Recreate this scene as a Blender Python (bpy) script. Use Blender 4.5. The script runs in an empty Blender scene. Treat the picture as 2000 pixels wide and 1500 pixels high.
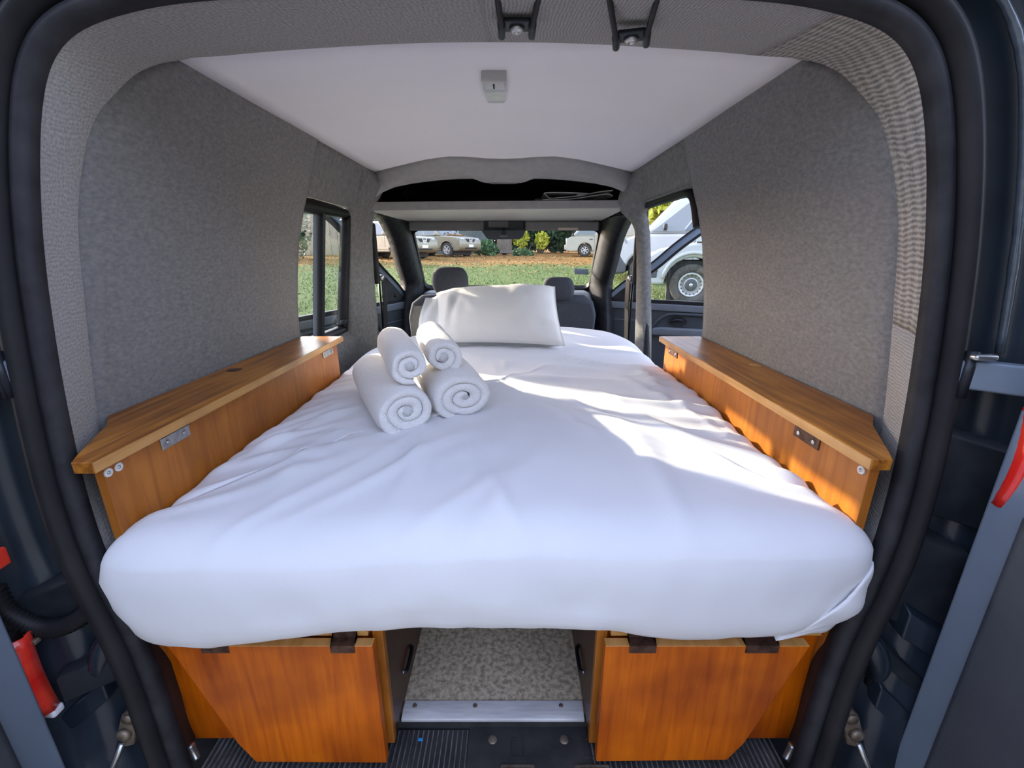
import bpy, bmesh, math, random
from mathutils import Vector, Matrix, noise
random.seed(7)
C = bpy.context.scene.collection
sc = bpy.context.scene
PI = math.pi
def R(a): return math.radians(a)

# ------------------------------------------------------------------ camera
CAM_LOC = (0.038, 0.0, 1.47)
cam = bpy.data.cameras.new('camera')
cam.sensor_width = 36.0
cam.lens = 36.0 * 850.0 / 2000.0
cam.clip_start = 0.02
cam.clip_end = 500
camo = bpy.data.objects.new('camera', cam); C.objects.link(camo)
camo.location = CAM_LOC
camo.rotation_euler = (R(90) - math.atan(260.0 / 850.0), 0, 0)
sc.camera = camo

# ------------------------------------------------------------------ light
SUN_TRAVEL = Vector((1.31, -0.985, -0.525)).normalized()
world = bpy.data.worlds.new('world'); sc.world = world
world.use_nodes = True
wn = world.node_tree.nodes; wl = world.node_tree.links
wn.clear()
out = wn.new('ShaderNodeOutputWorld'); bg = wn.new('ShaderNodeBackground')
sky = wn.new('ShaderNodeTexSky')
sky.sky_type = 'NISHITA'
sky.sun_disc = False
sky.sun_elevation = math.asin(-SUN_TRAVEL.z)
sky.sun_rotation = math.atan2(-SUN_TRAVEL.x, -SUN_TRAVEL.y)
sky.air_density = 1.0; sky.dust_density = 1.2; sky.ozone_density = 1.0
hsv = wn.new('ShaderNodeHueSaturation'); hsv.inputs['Saturation'].default_value = 0.70
wbal = wn.new('ShaderNodeMix'); wbal.data_type = 'RGBA'; wbal.blend_type = 'MULTIPLY'; wbal.inputs[0].default_value = 1.0
wbal.inputs[7].default_value = (1.06, 0.97, 1.04, 1)
wl.new(sky.outputs[0], hsv.inputs['Color']); wl.new(hsv.outputs[0], wbal.inputs[6]); wl.new(wbal.outputs[2], bg.inputs[0]); wl.new(bg.outputs[0], out.inputs[0])
bg.inputs[1].default_value = 0.33

sun = bpy.data.lights.new('sun', 'SUN')
sun.energy = 3.6; sun.angle = R(0.7); sun.color = (1.0, 0.87, 0.68)
suno = bpy.data.objects.new('sun', sun); C.objects.link(suno)
suno.rotation_euler = SUN_TRAVEL.to_track_quat('-Z', 'Y').to_euler()
suno.location = (-8, 8, 6)

sc.view_settings.view_transform = 'Standard'
sc.view_settings.look = 'None'
sc.view_settings.exposure = 1.8
sc.view_settings.gamma = 1.0
sc.view_settings.use_curve_mapping = False

# ------------------------------------------------------------------ materials
MATS = {}
def newmat(name):
    m = bpy.data.materials.new(name); m.use_nodes = True
    nt = m.node_tree
    return m, nt, nt.nodes['Principled BSDF']

def mat(name, col, rough=0.6, metal=0.0, spec=0.5, coat=0.0, var=0.0, vscale=8.0, bump=0.0, bscale=60.0,
        col2=None, stretch=(1, 1, 1), sheen=0.0, detail=4.0, coords='Object', bdist=0.002, lo=0.35, hi=0.65):
    """noise-varied principled material"""
    m, nt, p = newmat(name)
    p.inputs['Roughness'].default_value = rough
    p.inputs['Metallic'].default_value = metal
    p.inputs['Specular IOR Level'].default_value = spec
    p.inputs['Coat Weight'].default_value = coat
    p.inputs['Coat Roughness'].default_value = 0.12
    p.inputs['Sheen Weight'].default_value = sheen
    p.inputs['Base Color'].default_value = (*col, 1)
    tc = nt.nodes.new('ShaderNodeTexCoord'); mp = nt.nodes.new('ShaderNodeMapping')
    nt.links.new(tc.outputs[coords], mp.inputs[0])
    mp.inputs['Scale'].default_value = stretch
    if col2 is not None or var:
        if col2 is None: col2 = tuple(min(1, c * (1 + var)) for c in col); 
        n = nt.nodes.new('ShaderNodeTexNoise'); n.inputs['Scale'].default_value = vscale
        n.inputs['Detail'].default_value = detail; n.inputs['Roughness'].default_value = 0.6
        r = nt.nodes.new('ShaderNodeValToRGB')
        r.color_ramp.elements[0].position = lo; r.color_ramp.elements[0].color = (*col, 1)
        r.color_ramp.elements[1].position = hi; r.color_ramp.elements[1].color = (*col2, 1)
        nt.links.new(mp.outputs[0], n.inputs['Vector']); nt.links.new(n.outputs['Fac'], r.inputs[0])
        nt.links.new(r.outputs[0], p.inputs['Base Color'])
    if bump:
        n2 = nt.nodes.new('ShaderNodeTexNoise'); n2.inputs['Scale'].default_value = bscale
        n2.inputs['Detail'].default_value = 3.0
        b = nt.nodes.new('ShaderNodeBump'); b.inputs['Strength'].default_value = bump; b.inputs['Distance'].default_value = bdist
        nt.links.new(mp.outputs[0], n2.inputs['Vector']); nt.links.new(n2.outputs['Fac'], b.inputs['Height'])
        nt.links.new(b.outputs[0], p.inputs['Normal'])
    MATS[name] = m
    return m

def woodmat(name, dark, mid, light, axis, rough=0.42, coat=0.16, stain=(0.62, 0.56, 0.5)):
    """varnished plywood veneer, grain running along the given axis"""
    m, nt, p = newmat(name)
    p.inputs['Roughness'].default_value = rough
    p.inputs['Coat Weight'].default_value = coat; p.inputs['Coat Roughness'].default_value = 0.2; p.inputs['Specular IOR Level'].default_value = 0.3
    tc = nt.nodes.new('ShaderNodeTexCoord'); mp = nt.nodes.new('ShaderNodeMapping')
    s = [14.0, 14.0, 14.0]; s['xyz'.index(axis)] = 0.9
    mp.inputs['Scale'].default_value = s
    nt.links.new(tc.outputs['Object'], mp.inputs[0])
    n = nt.nodes.new('ShaderNodeTexNoise'); n.inputs['Scale'].default_value = 5.0; n.inputs['Detail'].default_value = 7; n.inputs['Distortion'].default_value = 0.6
    n2 = nt.nodes.new('ShaderNodeTexNoise'); n2.inputs['Scale'].default_value = 5.5; n2.inputs['Detail'].default_value = 3
    nt.links.new(mp.outputs[0], n.inputs['Vector']); nt.links.new(tc.outputs['Object'], n2.inputs['Vector'])
    r = nt.nodes.new('ShaderNodeValToRGB'); e = r.color_ramp.elements
    e[0].position = 0.28; e[0].color = (*dark, 1); e[1].position = 0.72; e[1].color = (*light, 1)
    k = e.new(0.5); k.color = (*mid, 1)
    nt.links.new(n.outputs['Fac'], r.inputs[0])
    mx = nt.nodes.new('ShaderNodeMix'); mx.data_type = 'RGBA'; mx.blend_type = 'MULTIPLY'
    r2 = nt.nodes.new('ShaderNodeValToRGB'); r2.color_ramp.elements[0].position = 0.3; r2.color_ramp.elements[0].color = (*stain, 1)
    r2.color_ramp.elements[1].position = 0.6; r2.color_ramp.elements[1].color = (1, 1, 1, 1)
    nt.links.new(n2.outputs['Fac'], r2.inputs[0])
    mx.inputs[0].default_value = 1.0
    nt.links.new(r.outputs[0], mx.inputs[6]); nt.links.new(r2.outputs[0], mx.inputs[7])
    nt.links.new(mx.outputs[2], p.inputs['Base Color'])
    b = nt.nodes.new('ShaderNodeBump'); b.inputs['Strength'].default_value = 0.12; b.inputs['Distance'].default_value = 0.001
    nt.links.new(n.outputs['Fac'], b.inputs['Height']); nt.links.new(b.outputs[0], p.inputs['Normal'])
    MATS[name] = m
    return m

def wovenmat(name, ca, cb, fu, fv, strength, wob, nmix=0.45, nscale=160):
    """woven carpet: UV in metres, yarn bands along u and v"""
    m, nt, p = newmat(name)
    p.inputs['Roughness'].default_value = 1.0; p.inputs['Specular IOR Level'].default_value = 0.1
    p.inputs['Sheen Weight'].default_value = 0.15
    uv = nt.nodes.new('ShaderNodeUVMap')
    nz = nt.nodes.new('ShaderNodeTexNoise'); nz.inputs['Scale'].default_value = 25; nz.inputs['Detail'].default_value = 2
    nt.links.new(uv.outputs[0], nz.inputs['Vector'])
    sub = nt.nodes.new('ShaderNodeVectorMath'); sub.operation = 'MULTIPLY_ADD'
    nt.links.new(nz.outputs['Color'], sub.inputs[0]); sub.inputs[1].default_value = (wob, wob, 0)
    nt.links.new(uv.outputs[0], sub.inputs[2])
    def wave(f, ax):
        w = nt.nodes.new('ShaderNodeTexWave'); w.bands_direction = ax; w.inputs['Scale'].default_value = f * 2 * PI / 20.0
        w.inputs['Distortion'].default_value = 0.6; w.inputs['Detail'].default_value = 1.0; w.inputs['Detail Scale'].default_value = 3
        nt.links.new(sub.outputs[0], w.inputs['Vector']); return w
    a = wave(fu, 'X'); b = wave(fv, 'Y')
    mul = nt.nodes.new('ShaderNodeMath'); mul.operation = 'MULTIPLY_ADD'
    nt.links.new(a.outputs['Fac'], mul.inputs[0]); mul.inputs[1].default_value = 0.7
    m2 = nt.nodes.new('ShaderNodeMath'); m2.operation = 'MULTIPLY'; m2.inputs[1].default_value = 0.3
    nt.links.new(b.outputs['Fac'], m2.inputs[0]); nt.links.new(m2.outputs[0], mul.inputs[2])
    n3 = nt.nodes.new('ShaderNodeTexNoise'); n3.inputs['Scale'].default_value = nscale; n3.inputs['Detail'].default_value = 3
    nt.links.new(uv.outputs[0], n3.inputs['Vector'])
    mm = nt.nodes.new('ShaderNodeMix'); mm.data_type = 'FLOAT'; mm.inputs[0].default_value = nmix
    nt.links.new(mul.outputs[0], mm.inputs[2]); nt.links.new(n3.outputs['Fac'], mm.inputs[3])
    r = nt.nodes.new('ShaderNodeValToRGB'); r.color_ramp.elements[0].position = 0.25; r.color_ramp.elements[0].color = (*ca, 1)
    r.color_ramp.elements[1].position = 0.75; r.color_ramp.elements[1].color = (*cb, 1)
    nt.links.new(mm.outputs[0], r.inputs[0]); nt.links.new(r.outputs[0], p.inputs['Base Color'])
    bu = nt.nodes.new('ShaderNodeBump'); bu.inputs['Strength'].default_value = strength; bu.inputs['Distance'].default_value = 0.003
    nt.links.new(mm.outputs[0], bu.inputs['Height']); nt.links.new(bu.outputs[0], p.inputs['Normal'])
    MATS[name] = m
    return m

def glassmat(name, tint=(0.9, 0.95, 0.93), base=0.05):
    m = bpy.data.materials.new(name); m.use_nodes = True
    nt = m.node_tree; nt.nodes.clear()
    o = nt.nodes.new('ShaderNodeOutputMaterial'); mx = nt.nodes.new('ShaderNodeMixShader')
    t = nt.nodes.new('ShaderNodeBsdfTransparent'); t.inputs[0].default_value = (*tint, 1)
    g = nt.nodes.new('ShaderNodeBsdfGlossy'); g.inputs['Roughness'].default_value = 0.01
    lw = nt.nodes.new('ShaderNodeLayerWeight'); lw.inputs[0].default_value = 0.5
    pw = nt.nodes.new('ShaderNodeMath'); pw.operation = 'POWER'; pw.inputs[1].default_value = 4.0
    f = nt.nodes.new('ShaderNodeMath'); f.operation = 'MULTIPLY_ADD'; f.inputs[1].default_value = 0.9; f.inputs[2].default_value = base
    nt.links.new(lw.outputs['Facing'], pw.inputs[0]); nt.links.new(pw.outputs[0], f.inputs[0])
    nt.links.new(f.outputs[0], mx.inputs[0]); nt.links.new(t.outputs[0], mx.inputs[1]); nt.links.new(g.outputs[0], mx.inputs[2])
    nt.links.new(mx.outputs[0], o.inputs[0])
    MATS[name] = m
    return m

mat('carpet', (0.16, 0.157, 0.156), 1.0, spec=0.05, col2=(0.25, 0.243, 0.236), vscale=150, bump=0.6, bscale=420, stretch=(1, 0.55, 1), sheen=0.1, lo=0.3, hi=0.7)
mat('carpet_pillar', (0.15, 0.15, 0.146), 1.0, spec=0.05, col2=(0.22, 0.215, 0.206), vscale=60, bump=0.4, bscale=380, sheen=0.1)
wovenmat('trim_weave', (0.20, 0.193, 0.185), (0.43, 0.415, 0.39), 190, 210, 0.6, 0.010, 0.62, 220)
wovenmat('trim_felt', (0.20, 0.193, 0.187), (0.42, 0.405, 0.385), 150, 170, 0.6, 0.02, 0.82, 190)
wovenmat('trim_rib', (0.15, 0.14, 0.128), (0.46, 0.42, 0.37), 120, 30, 1.0, 0.012)
mat('ceiling_white', (0.85, 0.84, 0.86), 0.75, col2=(0.88, 0.87, 0.89), vscale=3, bump=0.15, bscale=500)
mat('liner_grey', (0.30, 0.30, 0.30), 0.9, col2=(0.34, 0.335, 0.33), vscale=30, bump=0.2, bscale=300)
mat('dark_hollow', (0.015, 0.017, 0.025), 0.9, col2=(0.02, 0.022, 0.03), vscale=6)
mat('shelf_white', (0.55, 0.54, 0.51), 0.5, col2=(0.60, 0.585, 0.55), vscale=5)
mat('rubber', (0.011, 0.011, 0.013), 0.5, col2=(0.018, 0.017, 0.019), vscale=12, spec=0.22)
mat('plastic_black', (0.014, 0.014, 0.017), 0.55, spec=0.25, col2=(0.028, 0.028, 0.032), vscale=20, bump=0.15, bscale=700)
mat('sill_plastic', (0.022, 0.022, 0.026), 0.55, col2=(0.05, 0.048, 0.048), vscale=16, bump=0.2, bscale=300)
mat('body_paint', (0.008, 0.013, 0.022), 0.4, metal=0.1, coat=0.35, col2=(0.018, 0.028, 0.042), vscale=6)
mat('body_matte', (0.006, 0.009, 0.014), 0.6, spec=0.3, col2=(0.02, 0.024, 0.03), vscale=14, bump=0.2, bscale=40, bdist=0.004)
mat('door_grey', (0.17, 0.215, 0.28), 0.42, metal=0.2, coat=0.4, col2=(0.20, 0.25, 0.315), vscale=4)
mat('sealant', (0.05, 0.065, 0.085), 0.3, coat=0.9, col2=(0.08, 0.10, 0.125), vscale=40, bump=0.6, bscale=90)
mat('cabin_plastic', (0.035, 0.042, 0.052), 0.55, col2=(0.045, 0.053, 0.064), vscale=10, bump=0.15, bscale=600)
mat('cabin_plastic_light', (0.11, 0.125, 0.15), 0.5, col2=(0.13, 0.147, 0.17), vscale=8)
mat('seat_fabric', (0.035, 0.04, 0.052), 0.85, col2=(0.05, 0.056, 0.07), vscale=120, bump=0.3, bscale=500)
mat('seat_back_grey', (0.20, 0.20, 0.19), 0.8, col2=(0.24, 0.235, 0.225), vscale=50)
mat('visor_grey', (0.16, 0.16, 0.165), 0.8, col2=(0.18, 0.18, 0.182), vscale=25)
mat('sheet', (0.74, 0.74, 0.77), 0.85, col2=(0.78, 0.78, 0.80), vscale=3, bump=0.12, bscale=900, sheen=0.1, spec=0.2)
mat('pillow_case', (0.80, 0.785, 0.76), 0.85, col2=(0.84, 0.825, 0.80), vscale=4, bump=0.1, bscale=900, spec=0.2)
mat('terry', (0.88, 0.85, 0.83), 1.0, col2=(0.95, 0.93, 0.91), vscale=240, bump=0.9, bscale=520, sheen=0.3, spec=0.05, bdist=0.003)
mat('terry_shaded', (0.62, 0.61, 0.61), 1.0, col2=(0.74, 0.73, 0.72), vscale=240, bump=0.9, bscale=520, spec=0.05)  # darker terry copy, inner shade of the rolls put into the colour
woodmat('wood_side', (0.34, 0.108, 0.014), (0.43, 0.145, 0.018), (0.50, 0.178, 0.024), 'z', coat=0.06)
woodmat('wood_lid', (0.20, 0.062, 0.008), (0.42, 0.15, 0.016), (0.60, 0.25, 0.03), 'y', rough=0.34, coat=0.12)
woodmat('wood_front', (0.44, 0.082, 0.001), (0.60, 0.125, 0.0012), (0.70, 0.165, 0.002), 'z', coat=0.05, stain=(0.46, 0.34, 0.26))
woodmat('wood_edge', (0.50, 0.25, 0.07), (0.60, 0.32, 0.10), (0.68, 0.38, 0.14), 'y')
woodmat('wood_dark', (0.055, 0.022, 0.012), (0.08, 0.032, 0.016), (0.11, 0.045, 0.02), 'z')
mat('hinge_rust', (0.06, 0.03, 0.022), 0.55, metal=0.6, col2=(0.14, 0.075, 0.05), vscale=70)
mat('hinge_steel', (0.35, 0.34, 0.33), 0.4, metal=0.9, col2=(0.5, 0.49, 0.47), vscale=80)
mat('screw_white', (0.72, 0.70, 0.68), 0.5)
mat('alloy', (0.62, 0.61, 0.62), 0.4, metal=0.15, col2=(0.86, 0.85, 0.86), vscale=30, stretch=(0.3, 3, 1))
mat('lino', (0.34, 0.275, 0.19), 0.85, spec=0.2, col2=(0.68, 0.57, 0.42), vscale=95, bump=0.2, bscale=200, detail=5, lo=0.38, hi=0.6)
mat('lamp_body', (0.50, 0.49, 0.46), 0.5)
mat('lamp_lens', (0.72, 0.74, 0.72), 0.15, col2=(0.62, 0.64, 0.62), vscale=60, spec=0.6)
mat('dark_metal', (0.02, 0.024, 0.032), 0.4, metal=0.5)
mat('rust_metal', (0.16, 0.12, 0.09), 0.5, metal=0.6, col2=(0.32, 0.26, 0.20), vscale=60)
mat('bright_metal', (0.5, 0.5, 0.5), 0.3, metal=0.9)
mat('rib_highlight', (0.055, 0.053, 0.056), 0.6, col2=(0.16, 0.155, 0.15), vscale=30)  # pale rib colour stands in for highlights along the ridges
mat('red_lens', (0.62, 0.015, 0.012), 0.15, coat=0.8, col2=(0.75, 0.06, 0.03), vscale=14)
mat('white_lens', (0.75, 0.72, 0.75), 0.15, coat=0.6)
mat('paper', (0.62, 0.62, 0.63), 0.7)
mat('label_tan', (0.50, 0.42, 0.36), 0.7)
mat('sticker', (0.11, 0.12, 0.13), 0.6)
mat('blue_bit', (0.02, 0.30, 0.75), 0.4)
mat('mirror_back', (0.045, 0.055, 0.075), 0.35)
glassmat('glass'); glassmat('glass_dark', (0.75, 0.82, 0.80))
# outdoors
mat('car_gold', (0.24, 0.215, 0.155), 0.4, metal=0.3, coat=0.4, col2=(0.27, 0.245, 0.18), vscale=2)
mat('car_white', (0.44, 0.45, 0.46), 0.35, coat=0.4, col2=(0.48, 0.49, 0.50), vscale=2)
mat('car_cream', (0.42, 0.42, 0.36), 0.4, coat=0.3, col2=(0.46, 0.46, 0.39), vscale=2)
mat('car_glass', (0.05, 0.07, 0.075), 0.05, spec=0.8, coat=0.5)
mat('car_glass_sky', (0.16, 0.18, 0.18), 0.06, spec=0.8, coat=0.5)  # paler glass copy, sky reflection put into the base colour
mat('car_dark', (0.02, 0.02, 0.022), 0.6)
mat('car_grey', (0.07, 0.075, 0.085), 0.5)
mat('tyre', (0.045, 0.042, 0.038), 0.85, col2=(0.09, 0.082, 0.07), vscale=20)
mat('rim', (0.55, 0.55, 0.55), 0.35, metal=0.5)
mat('headlamp', (0.55, 0.58, 0.58), 0.1, coat=0.8, col2=(0.35, 0.38, 0.38), vscale=9)
mat('plate', (0.75, 0.75, 0.72), 0.5)
mat('bark', (0.11, 0.09, 0.07), 0.95, col2=(0.20, 0.165, 0.13), vscale=9, stretch=(4, 4, 0.6), bump=0.6, bscale=12, bdist=0.03)
mat('leaf_dark', (0.018, 0.045, 0.020), 0.6, col2=(0.05, 0.10, 0.04), vscale=2.2)
mat('leaf_mid', (0.05, 0.11, 0.045), 0.6, col2=(0.11, 0.20, 0.07), vscale=2.2)
mat('leaf_yellow', (0.30, 0.34, 0.03), 0.6, col2=(0.55, 0.55, 0.05), vscale=3)
mat('leaf_pale', (0.16, 0.24, 0.14), 0.6, col2=(0.28, 0.36, 0.20), vscale=3)
mat('fallen', (0.24, 0.095, 0.022), 0.8, col2=(0.46, 0.25, 0.07), vscale=1.7)
mat('grass_blade', (0.075, 0.125, 0.035), 0.8, col2=(0.15, 0.20, 0.06), vscale=0.8)
mat('house_wall', (0.50, 0.46, 0.39), 0.85)
mat('roof_tile', (0.34, 0.12, 0.08), 0.8)
mat('tent', (0.10, 0.12, 0.115), 0.8, col2=(0.13, 0.15, 0.145), vscale=3)
mat('fence_wood', (0.36, 0.30, 0.22), 0.85, col2=(0.45, 0.38, 0.28), vscale=6)

def groundmat():
    m, nt, p = newmat('lawn')
    p.inputs['Roughness'].default_value = 0.95; p.inputs['Specular IOR Level'].default_value = 0.1
    tc = nt.nodes.new('ShaderNodeTexCoord')
    def nz(s, d=5):
        n = nt.nodes.new('ShaderNodeTexNoise'); n.inputs['Scale'].default_value = s; n.inputs['Detail'].default_value = d
        nt.links.new(tc.outputs['Object'], n.inputs['Vector']); return n
    def ramp(fac, a, b, ca, cb):
        r = nt.nodes.new('ShaderNodeValToRGB'); r.color_ramp.elements[0].position = a; r.color_ramp.elements[0].color = (*ca, 1)
        r.color_ramp.elements[1].position = b; r.color_ramp.elements[1].color = (*cb, 1); nt.links.new(fac, r.inputs[0]); return r
    g = ramp(nz(24).outputs['Fac'], 0.25, 0.75, (0.065, 0.10, 0.03), (0.13, 0.17, 0.055))
    l = ramp(nz(14, 6).outputs['Fac'], 0.3, 0.7, (0.18, 0.085, 0.028), (0.36, 0.20, 0.065))
    sep = nt.nodes.new('ShaderNodeSeparateXYZ'); nt.links.new(tc.outputs['Object'], sep.inputs[0])
    mr = nt.nodes.new('ShaderNodeMapRange'); mr.inputs['From Min'].default_value = 13.0; mr.inputs['From Max'].default_value = 19.0
    nt.links.new(sep.outputs['Y'], mr.inputs['Value'])
    n = nz(1.3, 6)
    add = nt.nodes.new('ShaderNodeMath'); add.operation = 'MULTIPLY_ADD'; add.inputs[1].default_value = 1.3
    s2 = nt.nodes.new('ShaderNodeMath'); s2.operation = 'SUBTRACT'; s2.inputs[1].default_value = 0.62
    nt.links.new(n.outputs['Fac'], s2.inputs[0]); nt.links.new(s2.outputs[0], add.inputs[0]); nt.links.new(mr.outputs[0], add.inputs[2])
    cl = ramp(add.outputs[0], 0.35, 0.75, (0, 0, 0), (1, 1, 1))
    mx = nt.nodes.new('ShaderNodeMix'); mx.data_type = 'RGBA'
    nt.links.new(cl.outputs[0], mx.inputs[0]); nt.links.new(g.outputs[0], mx.inputs[6]); nt.links.new(l.outputs[0], mx.inputs[7])
    gv = ramp(nz(30).outputs['Fac'], 0.3, 0.7, (0.10, 0.097, 0.092), (0.20, 0.193, 0.183))  # unseen gravel added near the van to bounce neutral light onto the bed
    m3 = nt.nodes.new('ShaderNodeMapRange'); m3.inputs['From Min'].default_value = 4.0; m3.inputs['From Max'].default_value = 5.5
    nt.links.new(sep.outputs['Y'], m3.inputs['Value'])
    mg = nt.nodes.new('ShaderNodeMix'); mg.data_type = 'RGBA'
    nt.links.new(m3.outputs[0], mg.inputs[0]); nt.links.new(gv.outputs[0], mg.inputs[6]); nt.links.new(mx.outputs[2], mg.inputs[7])
    nt.links.new(mg.outputs[2], p.inputs['Base Color'])
    b = nt.nodes.new('ShaderNodeBump'); b.inputs['Strength'].default_value = 0.6; b.inputs['Distance'].default_value = 0.05
    nt.links.new(nz(12).outputs['Fac'], b.inputs['Height']); nt.links.new(b.outputs[0], p.inputs['Normal'])
    MATS['lawn'] = m
groundmat()

# ------------------------------------------------------------------ mesh helpers
class MB:
    def __init__(s): s.v = []; s.f = []; s.uv = {}
    def add(s, vs, fs):
        o = len(s.v); s.v += [tuple(p) for p in vs]; s.f += [tuple(i + o for i in f) for f in fs]; return s
    def box(s, c, d, rot=None):
        hx, hy, hz = d[0] / 2, d[1] / 2, d[2] / 2
        vs = [Vector((x, y, z)) for x in (-hx, hx) for y in (-hy, hy) for z in (-hz, hz)]
        if rot is not None: vs = [rot @ p for p in vs]
        vs = [p + Vector(c) for p in vs]
        return s.add(vs, [(0, 1, 3, 2), (4, 6, 7, 5), (0, 4, 5, 1), (2, 3, 7, 6), (0, 2, 6, 4), (1, 5, 7, 3)])
    def span(s, a, b):
        return s.box([(a[i] + b[i]) / 2 for i in range(3)], [abs(b[i] - a[i]) for i in range(3)])
    def prism(s, poly, axis, a, b):
        """polygon in the other two axes (cyclic order) extruded from a to b"""
        i = 'xyz'.index(axis); n = len(poly); vs = []
        for h in (a, b):
            for p in poly:
                q = [0, 0, 0]; q[i] = h
                o = [k for k in range(3) if k != i]
                q[o[0]], q[o[1]] = p; vs.append(q)
        fs = [tuple(range(n - 1, -1, -1)), tuple(range(n, 2 * n))]
        fs += [(k, (k + 1) % n, n + (k + 1) % n, n + k) for k in range(n)]
        return s.add(vs, fs)
    def tube(s, path, r, n=10, closed=False, caps=True):
        P = [Vector(p) for p in path]; m = len(P)
        rows = []
        up = Vector((0, 0, 1))
        for i in range(m):
            if closed: t = P[(i + 1) % m] - P[i - 1]
            else: t = P[min(i + 1, m - 1)] - P[max(i - 1, 0)]
            t.normalize()
            a = t.cross(up)
            if a.length < 1e-3: a = t.cross(Vector((0, 1, 0)))
            a.normalize(); b = t.cross(a)
            rr = r[i] if isinstance(r, (list, tuple)) else r
            rows.append([P[i] + (a * math.cos(2 * PI * k / n) + b * math.sin(2 * PI * k / n)) * rr for k in range(n)])
        o = len(s.v)
        for row in rows: s.v += [tuple(p) for p in row]
        cnt = m if closed else m - 1
        for i in range(cnt):
            for k in range(n):
                j = (i + 1) % m
                s.f.append((o + i * n + k, o + i * n + (k + 1) % n, o + j * n + (k + 1) % n, o + j * n + k))
        if caps and not closed:
            s.f.append(tuple(o + k for k in range(n))[::-1]); s.f.append(tuple(o + (m - 1) * n + k for k in range(n)))
        return s
    def lathe(s, prof, o, ax, n=24):
        """prof: (radius, height along ax)"""
        ax = Vector(ax).normalized(); a = ax.orthogonal().normalized(); b = ax.cross(a); o = Vector(o)
        k0 = len(s.v)
        for (r, h) in prof:
            for k in range(n):
                t = 2 * PI * k / n
                s.v.append(tuple(o + ax * h + (a * math.cos(t) + b * math.sin(t)) * r))
        for i in range(len(prof) - 1):
            for k in range(n):
                s.f.append((k0 + i * n + k, k0 + i * n + (k + 1) % n, k0 + (i + 1) * n + (k + 1) % n, k0 + (i + 1) * n + k))
        if prof[0][0] > 1e-6: s.f.append(tuple(k0 + k for k in range(n))[::-1])
        if prof[-1][0] > 1e-6: s.f.append(tuple(k0 + (len(prof) - 1) * n + k for k in range(n)))
        return s
    def grid(s, rows, closed_u=False, uvs=None):
        o = len(s.v); n = len(rows[0])
        for row in rows: s.v += [tuple(p) for p in row]
        for i in range(len(rows) - 1):
            for k in range(n if closed_u else n - 1):
                s.f.append((o + i * n + k, o + i * n + (k + 1) % n, o + (i + 1) * n + (k + 1) % n, o + (i + 1) * n + k))
        if uvs:
            for i, row in enumerate(uvs):
                for k, q in enumerate(row): s.uv[o + i * n + k] = q
        return s

def wloc(o):
    v = Vector((0, 0, 0))
    while o is not None: v = v + o.location; o = o.parent
    return v

def put(name, mb, m, parent=None, smooth=False, local=False, bevel=0.0, seg=2, thick=0.0, angle=35, recalc=True):
    """link an MB as one mesh object. World coordinates unless local."""
    me = bpy.data.meshes.new(name)
    me.from_pydata(mb.v, [], mb.f)
    if recalc:
        bm = bmesh.new(); bm.from_mesh(me); bmesh.ops.recalc_face_normals(bm, faces=bm.faces); bm.to_mesh(me); bm.free()
    if mb.uv:
        l = me.uv_layers.new(name='UVMap')
        for lp in me.loops:
            l.data[lp.index].uv = mb.uv.get(lp.vertex_index, (0, 0))
    me.materials.append(MATS[m])
    if smooth: me.polygons.foreach_set('use_smooth', [True] * len(me.polygons))
    o = bpy.data.objects.new(name, me); C.objects.link(o)
    if parent is not None:
        o.parent = parent
        if not local: o.location = -wloc(parent)
    if thick:
        md = o.modifiers.new('thickness', 'SOLIDIFY'); md.thickness = thick; md.offset = 0
    if bevel:
        md = o.modifiers.new('edge', 'BEVEL'); md.width = bevel; md.segments = seg; md.limit_method = 'ANGLE'; md.angle_limit = R(angle)
        if smooth is False:
            me.polygons.foreach_set('use_smooth', [True] * len(me.polygons))
            wn_ = o.modifiers.new('wn', 'WEIGHTED_NORMAL'); wn_.keep_sharp = True
    return o

def rb(c, d, r, seg=4, rot=None):
    """rounded box as MB"""
    bm = bmesh.new(); bmesh.ops.create_cube(bm, size=1.0)
    for v in bm.verts: v.co = Vector((v.co.x * d[0], v.co.y * d[1], v.co.z * d[2]))
    bmesh.ops.bevel(bm, geom=list(bm.edges), offset=min(r, min(d) * 0.49), segments=seg, affect='EDGES', profile=0.5)
    bm.verts.index_update()
    mb = MB()
    vs = [(rot @ v.co if rot is not None else v.co) + Vector(c) for v in bm.verts]
    mb.add(vs, [[v.index for v in f.verts] for f in bm.faces]); bm.free()
    return mb

def tag(o, label=None, cat=None, group=None, kind=None):
    if label: o['label'] = label
    if cat: o['category'] = cat
    if group: o['group'] = group
    if kind: o['kind'] = kind
    return o
def thing(name, label, cat, loc=(0, 0, 0), rz=0, group=None, kind=None):
    o = bpy.data.objects.new(name, None); C.objects.link(o); o.empty_display_size = 0.1
    o.location = loc; o.rotation_euler = (0, 0, rz)
    return tag(o, label, cat, group, kind)
def struct(o, label=None): 
    o['kind'] = 'structure'
    if label: o['label'] = label
    return o

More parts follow.
